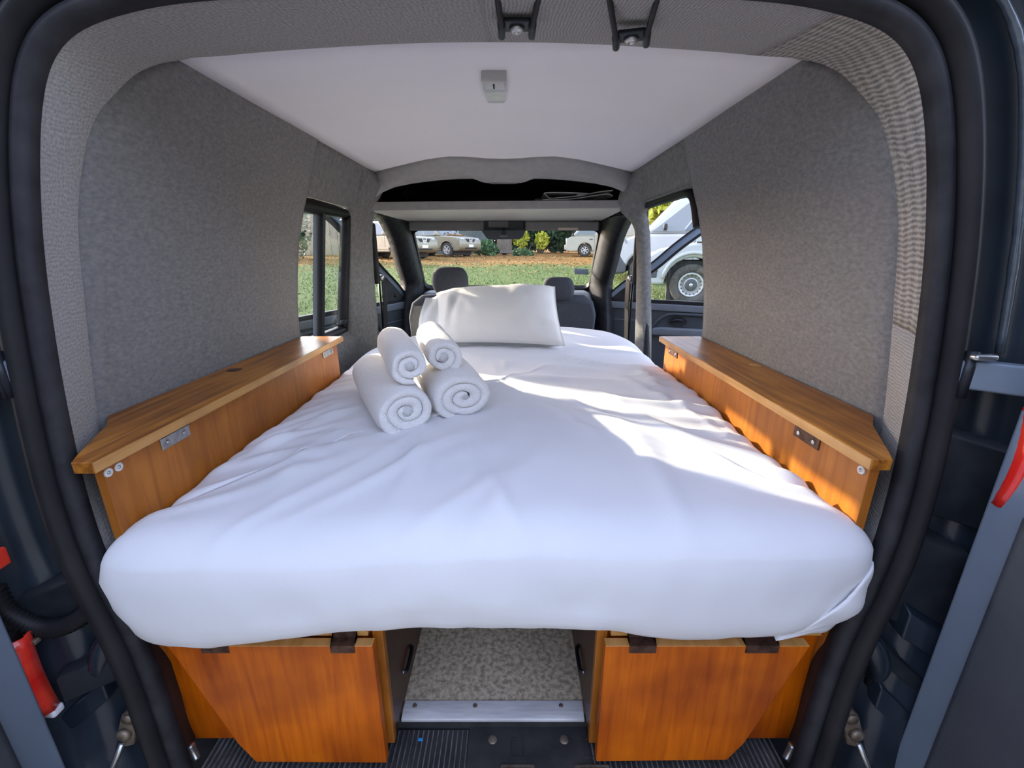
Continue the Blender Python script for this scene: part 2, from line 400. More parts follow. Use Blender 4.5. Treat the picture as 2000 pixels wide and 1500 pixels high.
def lerp(a, b, t): return a + (b - a) * t
def interp(tab, x):
    if x <= tab[0][0]: return tab[0][1]
    for (a, b), (c, d) in zip(tab, tab[1:]):
        if x <= c: return b + (d - b) * (x - a) / (c - a)
    return tab[-1][1]
def sstep(a, b, x):
    t = max(0, min(1, (x - a) / (b - a))); return t * t * (3 - 2 * t)
def catmull(pts, n):
    P = [Vector(p) for p in pts]; out_ = []
    for i in range(len(P) - 1):
        p0 = P[max(i - 1, 0)]; p1 = P[i]; p2 = P[i + 1]; p3 = P[min(i + 2, len(P) - 1)]
        for k in range(n):
            t = k / n
            out_.append(0.5 * ((2 * p1) + (p2 - p0) * t + (2 * p0 - 5 * p1 + 4 * p2 - p3) * t * t + (3 * p1 - p0 - 3 * p2 + p3) * t ** 3))
    out_.append(P[-1]); return out_

# ================================================================== GROUND
GH = [(-30, -0.4), (0, 0.0), (3, 0.08), (8.5, 0.46), (11.5, 0.66), (16, 0.92), (20.5, 1.09), (24, 1.17), (30, 1.3), (60, 1.9)]
def gh(x, y): return interp(GH, y) + 0.03 * noise.noise(Vector((x * 0.35, y * 0.35, 0))) * sstep(4, 8, y)
rows = []
ys = [-30 + i * 3 for i in range(10)] + [i * 0.75 for i in range(54)] + [40 + i * 5 for i in range(6)]
for y in ys: rows.append([(x, y, gh(x, y)) for x in [-45 + i * 1.5 for i in range(61)]])
struct(put('ground', MB().grid(rows), 'lawn', smooth=True), 'lawn under fallen leaves rising ahead of the van from an added gravel strip that bounces light')

# ================================================================== VAN SHELL
WX = [(0.5, 0.70), (1.2, 0.70), (1.3, 0.692), (1.4, 0.678), (1.5, 0.66), (1.6, 0.63), (1.7, 0.592), (1.80, 0.56)]
def wx(z): return interp(WX, z)
def ceilz(x): return 1.80 + 0.032 * (1 - (x / 0.56) ** 2)
def sealy(z): return 0.57 + 0.09 * (z - 0.9)
# rear opening contour, top centre to bottom: (x, z) of the seal edge and (x, y, z) where the carpet surround ends
HALF = [((0, 1.776), (0, .935, 1.832)), ((.10, 1.7755), (.1, .935, 1.831)), ((.2, 1.774), (.2, .935, 1.828)), ((.30, 1.770), (.3, .935, 1.823)),
        ((.38, 1.764), (.4, .932, 1.816)), ((.445, 1.753), (.48, .93, 1.809)), ((.497, 1.737), (.556, .915, 1.798)), ((.53, 1.716), (.571, .835, 1.755)),
        ((.553, 1.687), (.59, .785, 1.703)), ((.571, 1.645), (.606, .757, 1.66)), ((.586, 1.59), (.628, .744, 1.60)), ((.598, 1.53), (.65, .738, 1.53)),
        ((.607, 1.47), (.665, .738, 1.47)), ((.614, 1.40), (.678, .738, 1.40)), ((.62, 1.30), (.691, .732, 1.30)), ((.622, 1.20), (.699, .722, 1.19)),
        ((.62, 1.115), (.668, .685, 1.13)), ((.612, 1.03), (.632, .655, 1.04)), ((.598, .96), (.615, .645, .96)), ((.577, .88), (.60, .63, .88)),
        ((.560, .79), (.585, .62, .79)), ((.549, .70), (.58, .615, .70)), ((.542, .63), (.58, .61, .63)), ((.536, .585), (.57, .60, .58))]
BOT = [(.522, .555), (.49, .540), (.40, .535), (0.2, .535), (0, .535)]
def fine(lst, n=4):
    return catmull([(*p, 0) if len(p) == 2 else p for p in lst], n)
Sh = [(p.x, p.y) for p in fine([h[0] for h in HALF])]
Bh = [tuple(p) for p in fine([h[1] for h in HALF])]
NS = len(Sh)
# --- carpet surround (each side of the header seam)
def surround(name, i0, i1, sgn, m, label):
    rows, uvs = [], []; u = 0; prev = None
    for i in range(i0, i1 + 1):
        (sx, sz), (bx, by, bz) = Sh[i], Bh[i]
        a = Vector((sgn * sx, sealy(sz) - 0.004, sz)); c = Vector((sgn * bx, by, bz))
        mid = (a + c) / 2
        ws_ = max(0, min(1, ((c - a).length - .04) / .08))
        k = mid + Vector((sgn * -0.012, -0.03, 0 if sz < 1.6 else -0.012)) * ws_
        row, uv = [], []; v = 0; last = None
        for j in range(9):
            t = j / 8
            q = a * (1 - t) ** 2 + k * 2 * t * (1 - t) + c * t * t
            if j == 0: q = q + Vector((0, 0.004, 0))
            if last is not None: v += (q - last).length
            last = q; row.append(q); uv.append(v)
        if prev is not None: u += (row[4] - prev).length
        prev = row[4]
        # lip turned over the board edge
        lip = row[-1] + Vector((sgn * (0.006 if abs(row[-1].x) > .52 else 0), 0.004, 0.006 if bz > 1.72 else 0))
        row.append(lip); uv.append(v + 0.008)
        rows.append(row); uvs.append([(u, w) for w in uv])
    o = put(name, MB().grid(rows, uvs=uvs), m, smooth=True, thick=0.003)
    return struct(o, label)
iA = 4 * 5; iR = 4 * 13 + 2
iL = 4 * 18 + 2
surround('trim_1', 0, iL, -1, 'trim_felt', 'grey woven carpet surround of the rear opening on the towel side')
surround('trim_2', 0, iA, 1, 'trim_weave', 'grey woven carpet along the header above the rear opening')
surround('trim_3', iA, iR, 1, 'trim_rib', 'ribbed beige-grey carpet stretched round the corner of the rear opening')
surround('trim_16', iL, NS - 1, -1, 'plastic_black', 'black lower jamb lining by the towel-side bench locker')
surround('trim_17', iL, NS - 1, 1, 'plastic_black', 'black lower jamb lining by the diagonal-flap bench locker')
surround('trim_4', iR, iL, 1, 'trim_weave', 'grey woven carpet post below the ribbed corner')

# --- full closed contour with outward normals for seal and jamb
full = [(-x, z) for (x, z) in reversed(Sh)] + Sh[1:]
bt = [(p.x, p.y) for p in fine(BOT, 3)]
full = full + bt[:-1] + [(-x, z) for (x, z) in reversed(bt)]
def contour_rows(prof, lo=None):
    n = len(full); rows = [[] for _ in prof]
    for i in range(n):
        a = Vector(full[i - 1]); b = Vector(full[(i + 1) % n]); t = (b - a).normalized()
        nrm = Vector((-t.y, t.x))
        x, z = full[i]
        if nrm.dot(Vector((x, z - 1.15))) < 0: nrm = -nrm
        for r_, (d, dy) in zip(rows, prof):
            if nrm.y > 0 and d > .09: d = .09 + (d - .09) * lerp(1, .25, sstep(.3, .9, nrm.y))
            X, Z = x + nrm.x * d, z + nrm.y * d
            r_.append((X, sealy(z) + dy, Z))
    return rows
o = put('trim_5', MB().grid(contour_rows([(-.002, .004), (.003, -.010), (.010, -.015), (.017, -.014), (.021, -.006), (.023, .004)]), closed_u=True), 'plastic_black', smooth=True, thick=.002)
struct(o, 'black plastic flange round the rear opening')
o = put('trim_6', MB().grid(contour_rows([(.021, .006), (.022, -.012), (.027, -.024), (.035, -.030), (.043, -.027), (.049, -.016), (.051, 0), (.05, .02)]), closed_u=True), 'rubber', smooth=True)
struct(o, 'black rubber weather seal round the rear opening')
jp = [(.046, .012), (.052, .034), (.075, .040), (.10, .032), (.108, .012), (.116, -.004), (.135, -.008), (.165, -.016), (.185, -.035), (.195, -.06), (.20, -.02), (.20, .06)]
jr = contour_rows(jp)
struct(put('jamb_rear', MB().grid(jr, closed_u=True), 'body_paint', smooth=True), 'dark blue painted metal door jamb round the rear opening')
# lumpy sealant bead on the jamb
bead = contour_rows([(.112, -.004)])[0]
for sgn, nm in ((1, 'trim_7'), (-1, 'trim_8')):
    pth = [p for p in bead if p[0] * sgn > 0.3 and p[2] > 1.33]
    if sgn < 0: pth = pth[::-1]
    rr = [0.0055 + 0.0022 * noise.noise(Vector((i * 0.6, sgn * 3, 0))) for i in range(len(pth))]
    struct(put(nm, MB().tube(pth, rr, 8), 'sealant', smooth=True), 'lumpy sealant bead down the painted jamb')

# --- boards
def wall_board(name, sgn, label):
    rows = []
    idx = [i for i in range(NS) if Bh[i][2] <= 1.80]
    i0 = 4 * 6
    for i in range(i0, NS):
        bx, by, bz = Bh[i]
        if bz < 1.19: by = .72
        z = min(bz, 1.80); x = wx(z) + 0.004
        yf = 1.5
        row = []
        for k in range(25):
            y = lerp(by, yf, k / 24)
            row.append((sgn * (x + 0.004 * noise.noise(Vector((y * 3, z * 3, sgn)))), y, z))
        rows.append(row)
    # top row up to the ceiling edge
    top = [(sgn * 0.56, lerp(.915, 1.5, k / 24), 1.802) for k in range(25)]
    return struct(put(name, MB().grid([top] + rows), 'carpet', smooth=True, thick=0.008), label)
wall_board('wall_left', -1, 'grey carpeted side board above the towel-side wooden locker')
wall_board('wall_right', 1, 'grey carpeted side board beside the open sliding door')

# carpeted cantrail above window / sliding door, y 1.5..2.25
def cantrail(name, sgn, zb, label):
    rows = []
    for z in [1.802, 1.78, 1.75, 1.72, 1.69, 1.67, zb + .01, zb, zb + .004]:
        x = wx(min(z, 1.8)) + (0.012 if z < 1.79 else 0)
        if z == zb + .004: x += 0.05
        rows.append([(sgn * (x if z < 1.8 else 0.56), 1.49 + k * 0.05, z) for k in range(17)])
    return struct(put(name, MB().grid(rows), 'carpet_pillar', smooth=True, thick=0.004), label)
cantrail('wall_upper_left', -1, 1.645, 'carpeted strip above the sliding side window')
cantrail('wall_upper_right', 1, 1.672, 'carpeted strip above the sliding door opening')

# window-side wall below and behind the window (towel side)
mb = MB()
rows = []
for z in (0.56, 0.8, 1.0, 1.08, 1.12): rows.append([(-(0.705 + (0.02 if z > 1.1 else 0)), 1.45 + k * 0.06, z + 0.0) for k in range(15)])
struct(put('wall_lower_left', MB().grid(rows), 'carpet_pillar', smooth=True, thick=0.006), 'carpeted wall below the sliding side window')
# outer skins
mb = MB()
mb.span((-.80, .66, .5), (-.775, 1.46, 1.62)); mb.span((-.76, .68, 1.60), (-.735, 1.46, 1.80)); mb.span((-.80, 1.46, .5), (-.775, 2.2, 1.10)); mb.span((-.735, 1.46, 1.66), (-.70, 2.25, 1.82))
struct(put('wall_skin_left', mb, 'body_paint'), 'dark blue outer body side')
mb = MB(); mb.span((.775, .66, .5), (.80, 1.46, 1.62)); mb.span((.735, .68, 1.60), (.76, 1.46, 1.80)); mb.span((.70, 1.4, 1.70), (.735, 2.25, 1.82))
struct(put('wall_skin_right', mb, 'body_paint'), 'dark blue outer body side')
rows = []
for y in (.655, .8, 1.4, 2.0, 2.6, 2.95, 3.02):
    zr = 1.90 if y < 2.7 else (1.84 if y < 3 else 1.75)
    if y < .7: zr = 1.885
    rows.append([(x, y, zr - 0.10 * (x / .70) ** 4) for x in [-.70 + i * .07 for i in range(21)]])
struct(put('roof', MB().grid(rows), 'body_paint', smooth=True, thick=.01), 'dark blue roof skin of the van')

# ceiling panel
rows = []
for y in [.91, 1.0, 1.2, 1.4, 1.6, 1.8, 2.0, 2.16]:
    rows.append([(x, y, ceilz(x)) for x in [-.565 + i * 1.13 / 24 for i in range(25)]])
struct(put('ceiling', MB().grid(rows), 'ceiling_white', smooth=True, thick=.006), 'plain white ceiling panel of the van')

# front moulding of the headliner, over the cab shelf
def ytop(x):
    a = abs(x); return interp([(0, 1.965), (.07, 1.955), (.14, 1.915), (.21, 1.895), (.30, 1.925), (.40, 1.985), (.50, 2.045), (.57, 2.085)], a)
def zbot(x):
    a = abs(x); return interp([(0, 1.758), (.07, 1.758), (.095, 1.762), (.13, 1.776), (.2, 1.775), (.3, 1.768), (.4, 1.757), (.48, 1.742), (.535, 1.722), (.57, 1.70)], a)
rows = []
xs = [-.575 + i * 1.15 / 60 for i in range(61)]
for j in range(8):
    t = j / 7; row = []
    for x in xs:
        a = Vector((x, ytop(x), ceilz(min(.56, abs(x))) - .002)); c = Vector((x, 2.10, zbot(x)))
        k = Vector((x, lerp(a.y, c.y, .35), c.z - .004))
        row.append(a * (1 - t) ** 2 + k * 2 * t * (1 - t) + c * t * t)
    rows.append(row)
rows.append([(x, 2.125, zbot(x) + .012) for x in xs])
rows.append([(x, 2.14, zbot(x) + .05) for x in xs])
struct(put('trim_9', MB().grid(rows), 'liner_grey', smooth=True, thick=.003), 'moulded grey headliner edge with a dropped middle')
cap = put('trim_10', MB().lathe([(.0, -.004), (.008, -.003), (.009, .002), (.0, .003)], (-.475, 2.055, 1.772), (0.1, -.8, -.6), 16), 'plastic_black', smooth=True)
struct(cap, 'small black plug in the headliner edge')
hl = put('trim_11', rb((0, 2.095, 1.757), (.115, .02, .008), .003), 'visor_grey', smooth=True)
struct(hl, 'pale strip along the dropped middle of the headliner edge')

# cab roof lining (dark hollow above the shelf), header over windscreen
mb = MB()
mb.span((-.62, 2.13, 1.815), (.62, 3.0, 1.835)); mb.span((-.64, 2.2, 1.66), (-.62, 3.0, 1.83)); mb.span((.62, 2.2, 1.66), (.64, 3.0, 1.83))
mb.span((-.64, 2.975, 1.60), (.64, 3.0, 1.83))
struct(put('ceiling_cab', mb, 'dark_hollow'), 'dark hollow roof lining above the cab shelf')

# B pillars: carpet wrapped, arching into the roof
def pillar(name, sgn, hoop, rear, label):
    rows = []
    zs = [0.56, .8, 1.0, 1.08, 1.15, 1.25, 1.35, 1.45, 1.52, 1.57, 1.60, 1.62, 1.64, 1.66, 1.68, 1.70, 1.72, 1.745, 1.77, 1.80, 1.815]
    for z in zs:
        hx, hy = hoop(z); rx, ry = rear(z)
        a = Vector((sgn * rx, ry, z)); c = Vector((sgn * hx, hy, z))
        k = Vector((sgn * (hx + (rx - hx) * 0.25), lerp(ry, hy, .25), z))
        row = [a + Vector((sgn * .03, .0, 0))]
        for j in range(9):
            t = j / 8; row.append(a * (1 - t) ** 2 + k * 2 * t * (1 - t) + c * t * t)
        row.append(c + Vector((sgn * .008, .02, 0))); row.append(c + Vector((sgn * .06, .06, 0)))
        rows.append(row)
    return struct(put(name, MB().grid(rows), 'carpet_pillar', smooth=True, thick=.004), label)
hoopL = lambda z: (interp([(1.0, .665), (1.3, .652), (1.5, .638), (1.60, .622), (1.64, .605), (1.67, .600), (1.69, .575), (1.72, .553), (1.745, .535), (1.78, .545), (1.81, .57)], z), interp([(1, 2.27), (1.6, 2.19), (1.8, 2.10)], z))
rearL = lambda z: (interp([(1.0, .72), (1.3, .70), (1.6, .668), (1.66, .63), (1.7, .60), (1.75, .575), (1.81, .565)], z), interp([(1, 1.99), (1.13, 2.0), (1.6, 2.012), (1.66, 1.98), (1.8, 1.95)], z))
hoopR = lambda z: (interp([(1.0, .655), (1.3, .645), (1.5, .632), (1.56, .622), (1.60, .600), (1.63, .56), (1.655, .533), (1.69, .522), (1.72, .526), (1.76, .545), (1.81, .57)], z), interp([(1, 2.14), (1.6, 2.18), (1.8, 2.10)], z))
rearR = lambda z: (interp([(1.0, .68), (1.3, .672), (1.5, .66), (1.6, .645), (1.68, .61), (1.75, .575), (1.81, .565)], z), interp([(1, 2.07), (1.5, 2.15), (1.64, 2.16), (1.67, 2.05), (1.8, 1.95)], z))
pillar('pillar_left', -1, hoopL, rearL, 'carpet-wrapped door pillar next to the sliding side window')
pillar('pillar_right', 1, hoopR, rearR, 'carpet-wrapped door pillar next to the open sliding door')

# black seal round the sliding door opening
pth = [(.70, 2.00, .60), (.695, 2.06, .9), (.69, 2.10, 1.1), (.683, 2.15, 1.3), (.672, 2.19, 1.5), (.662, 2.205, 1.60), (.652, 2.19, 1.648), (.644, 2.15, 1.668), (.644, 2.0, 1.672), (.646, 1.8, 1.672), (.648, 1.68, 1.672), (.652, 1.62, 1.66), (.66, 1.59, 1.63), (.672, 1.57, 1.55)]
struct(put('trim_12', MB().tube(catmull(pth, 5), .019, 10), 'rubber', smooth=True), 'black rubber seal round the sliding door opening')
struct(put('trim_13', MB().tube(catmull([(x + .022, y + .03, z - .0 if i < 5 else z - .004) for i, (x, y, z) in enumerate(pth)], 5), .014, 8), 'body_paint', smooth=True), 'dark painted edge of the sliding door opening')

# sliding side window (towel side)
win = thing('window_1', 'sliding side window with two panes in a black frame', 'window', (-.735, 1.75, 1.11), kind='structure')
del win['category']
def wp(y, z, d=0.0):   # point on the leaning window plane
    return (-(interp([(1.1, .738), (1.6, .675)], z)) - d, y, z)
frame_path = [wp(1.36, 1.125), wp(1.93, 1.125), wp(1.97, 1.14), wp(1.985, 1.18), wp(2.0, 1.57), wp(1.99, 1.605), wp(1.955, 1.622), wp(1.36, 1.622)]
fp = catmull(frame_path, 4)
rows = [[], [], [], []]
for p in fp:
    c = Vector((-.70, 1.68, 1.37)); q = Vector(p); inw = (c - q); inw.x = 0; inw.normalize()
    rows[0].append(q - inw * .022 + Vector((.012, 0, 0))); rows[1].append(q + inw * .002 + Vector((.016, 0, 0)))
    rows[2].append(q + inw * .022 + Vector((.006, 0, 0))); rows[3].append(q + inw * .024 + Vector((-.02, 0, 0)))
put('frame', MB().grid(rows), 'rubber', win, smooth=True, thick=.004)
def bar(a, b, w, d): 
    a, b = Vector(a), Vector(b); t = (b - a).normalized(); s_ = Vector((0, 1, 0)) - t * t.y; s_.normalize(); n_ = t.cross(s_)
    return MB().add([p + s_ * i * w / 2 + n_ * j * d / 2 for p in (a, b) for (i, j) in ((-1, -1), (1, -1), (1, 1), (-1, 1))], [(0, 1, 2, 3), (7, 6, 5, 4), (0, 4, 5, 1), (1, 5, 6, 2), (2, 6, 7, 3), (3, 7, 4, 0)])
put('mullion', bar(wp(1.735, 1.13), wp(1.745, 1.605), .026, .02), 'dark_metal', win)
put('mullion', bar(wp(1.708, 1.14, .012), wp(1.718, 1.60, .012), .012, .012), 'cabin_plastic_light', win)
put('pane', MB().add([wp(1.38, 1.135, .012), wp(1.725, 1.135, .012), wp(1.735, 1.60, .012), wp(1.38, 1.60, .012)], [(0, 1, 2, 3)]), 'glass', win)
put('pane', MB().add([wp(1.737, 1.135, 0), wp(1.965, 1.15, 0), wp(1.98, 1.60, 0), wp(1.745, 1.60, 0)], [(0, 1, 2, 3)]), 'glass', win)
put('latch', rb((-.715, 1.955, 1.165), (.02, .06, .02), .006), 'plastic_black', win, smooth=True)

# ================================================================== FLOOR
struct(put('floor', MB().span((-.56, .648, .56), (.56, 3.3, .58)), 'lino'), 'worn speckled grey floor sheet in the gap between the lockers')
ts = thing('threshold_strip', 'scuffed aluminium threshold strip across the floor gap', 'threshold strip', (0, .65, .58))
put('strip', MB().prism([(.631, .574), (.631, .5815), (.640, .5835), (.652, .584), (.668, .583), (.668, .58)], 'x', -.182, .182), 'alloy', ts, bevel=.0008)
for x, y in ((-.160, .656), (-.037, .656), (.138, .656)):
    put('screw', MB().lathe([(.0048, 0), (.0042, .0018), (.0022, .0024), (.0, .001)], (x, y, .5835), (0, 0, 1), 12), 'rust_metal', ts, smooth=True)
struct(put('floor_pan', MB().span((-.70, .44, .49), (.70, .66, .5345)).span((-.72, .6405, .49), (.72, 3.4, .5590)), 'body_matte'), 'dark underbody below the floor and sill')
struct(put('floor_riser', MB().span((-.60, .6345, .54), (.60, .6470, .5735)), 'sill_plastic'), 'raw dark edge under the threshold strip')
sill = put('sill_rear', MB().span((-.54, .46, .535), (.54, .634, .553)), 'sill_plastic', bevel=.004)
struct(sill, 'black ribbed plastic sill of the rear opening')
mb = MB()
for i in range(112):
    x = -.535 + i * .0097
    if -.045 < x < .185: continue
    mb.span((x - .0013, .47, .5525), (x + .0013, .628, .5556))
o = put('ribs', mb, 'rib_highlight', sill); o['kind'] = 'stuff'
put('plate', rb((.07, .56, .5535), (.235, .15, .004), .0015), 'sill_plastic', sill, smooth=True)
for x in (0.0, .14): 
    put('plug', MB().lathe([(.0088, 0), (.0085, .0012), (.0068, .0022), (0, .0026)], (x, .6105, .5553), (0, 0, 1), 16), 'rust_metal', sill, smooth=True)
for x in (.048, .188):
    pts = [(x - .011, .580), (x + .011, .580), (x + .011, .6115), (x - .011, .6115)]
    put('embossed_frame', MB().tube([(a, b, .5562) for a, b in pts], .0011, 6, closed=True), 'sill_plastic', sill)
for x in (.048, .186):
    m_ = rb((x, .555, .556), (.066, .024, .008), .0035)
    sl = put('latch_slot', m_, 'rust_metal', sill, smooth=True)
    put('slot_hole', rb((x, .552, .5605), (.05, .014, .002), .0008), 'dark_hollow', sl, smooth=True)
bb = put('paper_scrap', rb((-.141, .6105, .5562), (.009, .0055, .0016), .0006), 'blue_bit', smooth=True)
tag(bb, 'tiny bright blue scrap lying on the ribbed sill', 'scrap')

# ================================================================== CAB STRUCTURE
# windscreen with black surround
WT, WBm = (2.99, 1.60), (3.42, 1.195)
def ws(x, t, off=0): return (x, lerp(WT[0], WBm[0], t) + off, lerp(WT[1], WBm[1], t) + off)
w2 = thing('window_2', 'wide windscreen with rounded corners in a black surround', 'window', (0, 3.2, 1.19), kind='structure'); del w2['category']
def rrect(hx0, hx1, t0, t1, r, n=6):
    pts = []
    for (cx, ct, a0) in ((hx1 - r, t1 - r * 1.7, 0), (-(hx1 - r), t1 - r * 1.7, 90), (-(hx0 - r), t0 + r * 1.7, 180), (hx0 - r, t0 + r * 1.7, 270)):
        for k in range(n + 1):
            a = R(a0 + 90 * k / n); pts.append((cx + r * math.cos(a), ct + r * 1.7 * math.sin(a)))
    return pts
inner = rrect(.605, .625, 0.0, 1.0, .05); outer = rrect(.70, .72, -.12, 1.12, .05)
put('surround', MB().grid([[ws(x, t) for x, t in outer], [ws(x, t, -.004) for x, t in inner], [ws(x, t, .02) for x, t in inner]], closed_u=True), 'rubber', w2, thick=.003)
put('pane', MB().add([ws(x, t, .01) for x, t in inner], [tuple(range(len(inner)))]), 'glass', w2)
st = put('sticker', MB().box((.545, 3.285, 1.325), (.105, .002, .052), Matrix.Rotation(R(-43), 3, 'X') @ Matrix.Rotation(R(3), 3, 'Z')), 'sticker', w2)

# A pillars and cab side
for sgn, nm in ((-1, 'pillar_front_left'), (1, 'pillar_front_right')):
    Wl = [(.60, 2.96, 1.66), (.612, 2.99, 1.60), (.615, 3.1, 1.497), (.618, 3.22, 1.384), (.622, 3.33, 1.28), (.63, 3.40, 1.2), (.64, 3.38, 1.0), (.64, 3.36, .8), (.64, 3.36, .58)]
    Dl = [(.655, 2.36, 1.655), (.66, 2.54, 1.638), (.672, 2.78, 1.535), (.685, 2.93, 1.42), (.693, 3.06, 1.31), (.70, 3.15, 1.22), (.71, 3.10, 1.0), (.71, 3.06, .8), (.71, 3.05, .58)]
    A = catmull(Wl, 3); B = catmull(Dl, 3)
    rows = [[(sgn * p.x, p.y, p.z) for p in A], [(sgn * (p.x * .5 + q.x * .5 - .015), (p.y + q.y) / 2, (p.z + q.z) / 2) for p, q in zip(A, B)],
            [(sgn * q.x, q.y, q.z) for q in B], [(sgn * (q.x + .02), q.y + .015, q.z + .01) for q in B], [(sgn * (q.x + .06), q.y + .05, q.z + .01) for q in B]]
    struct(put(nm, MB().grid(rows), 'plastic_black', smooth=True, thick=.004), 'dark windscreen pillar beside the open front door')
    # roof rail between the pillars
    rail = catmull([(sgn * .635, 2.18, 1.655), (sgn * .65, 2.3, 1.668), (sgn * .655, 2.45, 1.662), (sgn * .65, 2.7, 1.65), (sgn * .63, 2.95, 1.63)], 4)
    struct(put('trim_14' if sgn < 0 else 'trim_15', MB().tube(rail, .017, 10), 'rubber', smooth=True), 'black seal along the top of the front door opening')
# dashboard, scuttle, bonnet
o = put('dashboard', MB().prism([(3.02, .62), (3.02, 1.02), (3.06, 1.13), (3.16, 1.185), (3.40, 1.185), (3.42, .62)], 'x', -.60, .60), 'cabin_plastic', bevel=.02, seg=3)
tag(o, 'dark grey dashboard under the windscreen', 'dashboard')
struct(put('wall_front', MB().prism([(3.44, .5), (3.44, 1.19), (3.6, 1.12), (4.2, .98), (4.3, .8), (4.3, .5)], 'x', -.72, .72), 'body_paint', bevel=.03), 'dark blue bonnet of the van')

# ---- cab shelf with its load
sh = thing('overhead_shelf', 'pale overhead shelf spanning above the front seats', 'shelf', (0, 2.15, 1.646))
put('shelf_board', MB().add([(-.62, 2.15, 1.648), (.56, 2.15, 1.656), (.60, 2.92, 1.652), (-.62, 2.92, 1.646), (-.62, 2.15, 1.66), (.56, 2.15, 1.668), (.60, 2.92, 1.664), (-.62, 2.92, 1.658)], [(3, 2, 1, 0), (4, 5, 6, 7), (0, 1, 5, 4), (1, 2, 6, 5), (2, 3, 7, 6), (3, 0, 4, 7)]), 'shelf_white', sh)
put('front_lip', MB().add([(-.61, 2.142, 1.647), (.545, 2.142, 1.658), (.545, 2.152, 1.658), (-.61, 2.152, 1.647), (-.61, 2.142, 1.684), (.545, 2.142, 1.692), (.545, 2.152, 1.692), (-.61, 2.152, 1.684)], [(3, 2, 1, 0), (4, 5, 6, 7), (0, 1, 5, 4), (1, 2, 6, 5), (2, 3, 7, 6), (3, 0, 4, 7)]), 'liner_grey', sh, bevel=.002)
def folded(name, pth, y0, y1, th, m, label, cat):
    mb = MB(); P = catmull([(x, 0, z) for x, z in pth], 4); top, botm = [], []
    for i, p in enumerate(P):
        t = (P[min(i + 1, len(P) - 1)] - P[max(i - 1, 0)]).normalized(); n_ = Vector((-t.z, 0, t.x)) * th / 2
        top.append(p + n_); botm.append(p - n_)
    ring = top + botm[::-1]
    mb.grid([[(p.x, y0, p.z) for p in ring], [(p.x, y1, p.z) for p in ring]], closed_u=True)
    n = len(top)
    for off, y in ((0, y0), (0, y1)):
        o_ = len(mb.v)
        for p in ring: mb.v.append((p.x, y, p.z))
        for i in range(n - 1): mb.f.append((o_ + i, o_ + i + 1, o_ + 2 * n - 2 - i, o_ + 2 * n - 1 - i))
    return tag(put(name, mb, m, smooth=False), label, cat)
folded('folded_paper', [(.505, 1.738), (.44, 1.731), (.36, 1.716), (.25, 1.706), (.215, 1.705), (.195, 1.719), (.19, 1.727), (.24, 1.729), (.34, 1.727), (.40, 1.722), (.34, 1.719)], 2.19, 2.42, .004, 'paper', 'grey-white papers folded over in a loop on the cab shelf', 'papers')
folded('folded_map', [(.505, 1.7125), (.48, 1.722), (.43, 1.716), (.33, 1.702), (.26, 1.6975), (.18, 1.697)], 2.18, 2.40, .004, 'paper', 'thin folded sheet under the looped papers on the cab shelf', 'papers')
tag(put('cloth_bag', rb((.165, 2.26, 1.690), (.045, .08, .036), .012), 'visor_grey', smooth=True), 'small grey pouch at the end of the papers on the shelf', 'pouch')
tag(put('dark_bottle', MB().lathe([(.0, 0), (.03, .0), (.034, .01), (.034, .03), (.025, .045), (.0, .05)], (.045, 2.45, 1.659), (0, 0, 1), 16), 'cabin_plastic', smooth=True), 'dark rounded lump standing at the back of the cab shelf', 'container')

# ---- sun visors, mirror, console
for x0, x1, lab in ((-.60, -.135, 'plain grey sun visor above the nearer front seat'), (.12, .575, 'grey sun visor with a tan warning label')):
    t = thing('sun_visor', lab, 'sun visor', ((x0 + x1) / 2, 2.88, 1.6), group='sun visors')
    put('panel', rb(((x0 + x1) / 2, 2.865, 1.617), (x1 - x0, .022, .056), .012, rot=None), 'visor_grey', t, smooth=True)
    put('hinge_rod', MB().tube([(x0 + .02 if x0 < 0 else x1 - .02, 2.87, 1.642), (x0 + .02 if x0 < 0 else x1 - .02, 2.93, 1.655)], .006, 8), 'plastic_black', t, smooth=True)
    if x0 > 0: put('warning_label', MB().box((.385, 2.8530, 1.600), (.125, .002, .014)), 'label_tan', t)
oc = thing('roof_console', 'dark console between the sun visors with a pale lamp', 'console', (-.01, 2.9, 1.6))
put('housing', rb((-.01, 2.90, 1.622), (.25, .05, .055), .008), 'cabin_plastic', oc, smooth=True)
put('lamp', rb((-.047, 2.872, 1.628), (.125, .012, .040), .012), 'visor_grey', oc, smooth=True)
mr = thing('rear_view_mirror', 'dark trapezoid rear-view mirror hanging at the windscreen', 'mirror', (0, 2.80, 1.52))
put('housing', MB().prism([(-.15, 1.592), (.125, 1.592), (.10, 1.548), (.085, 1.538), (-.105, 1.538), (-.12, 1.548)], 'y', 2.80, 2.83), 'mirror_back', mr, bevel=.006)
put('sensor', rb((-.012, 2.798, 1.577), (.026, .008, .02), .003), 'plastic_black', mr, smooth=True)
put('stalk', MB().tube([(-.012, 2.82, 1.585), (-.012, 2.93, 1.602)], .012, 8), 'plastic_black', mr, smooth=True)
put('clip', rb((-.012, 2.798, 1.556), (.05, .006, .012), .003), 'cabin_plastic_light', mr, smooth=True)

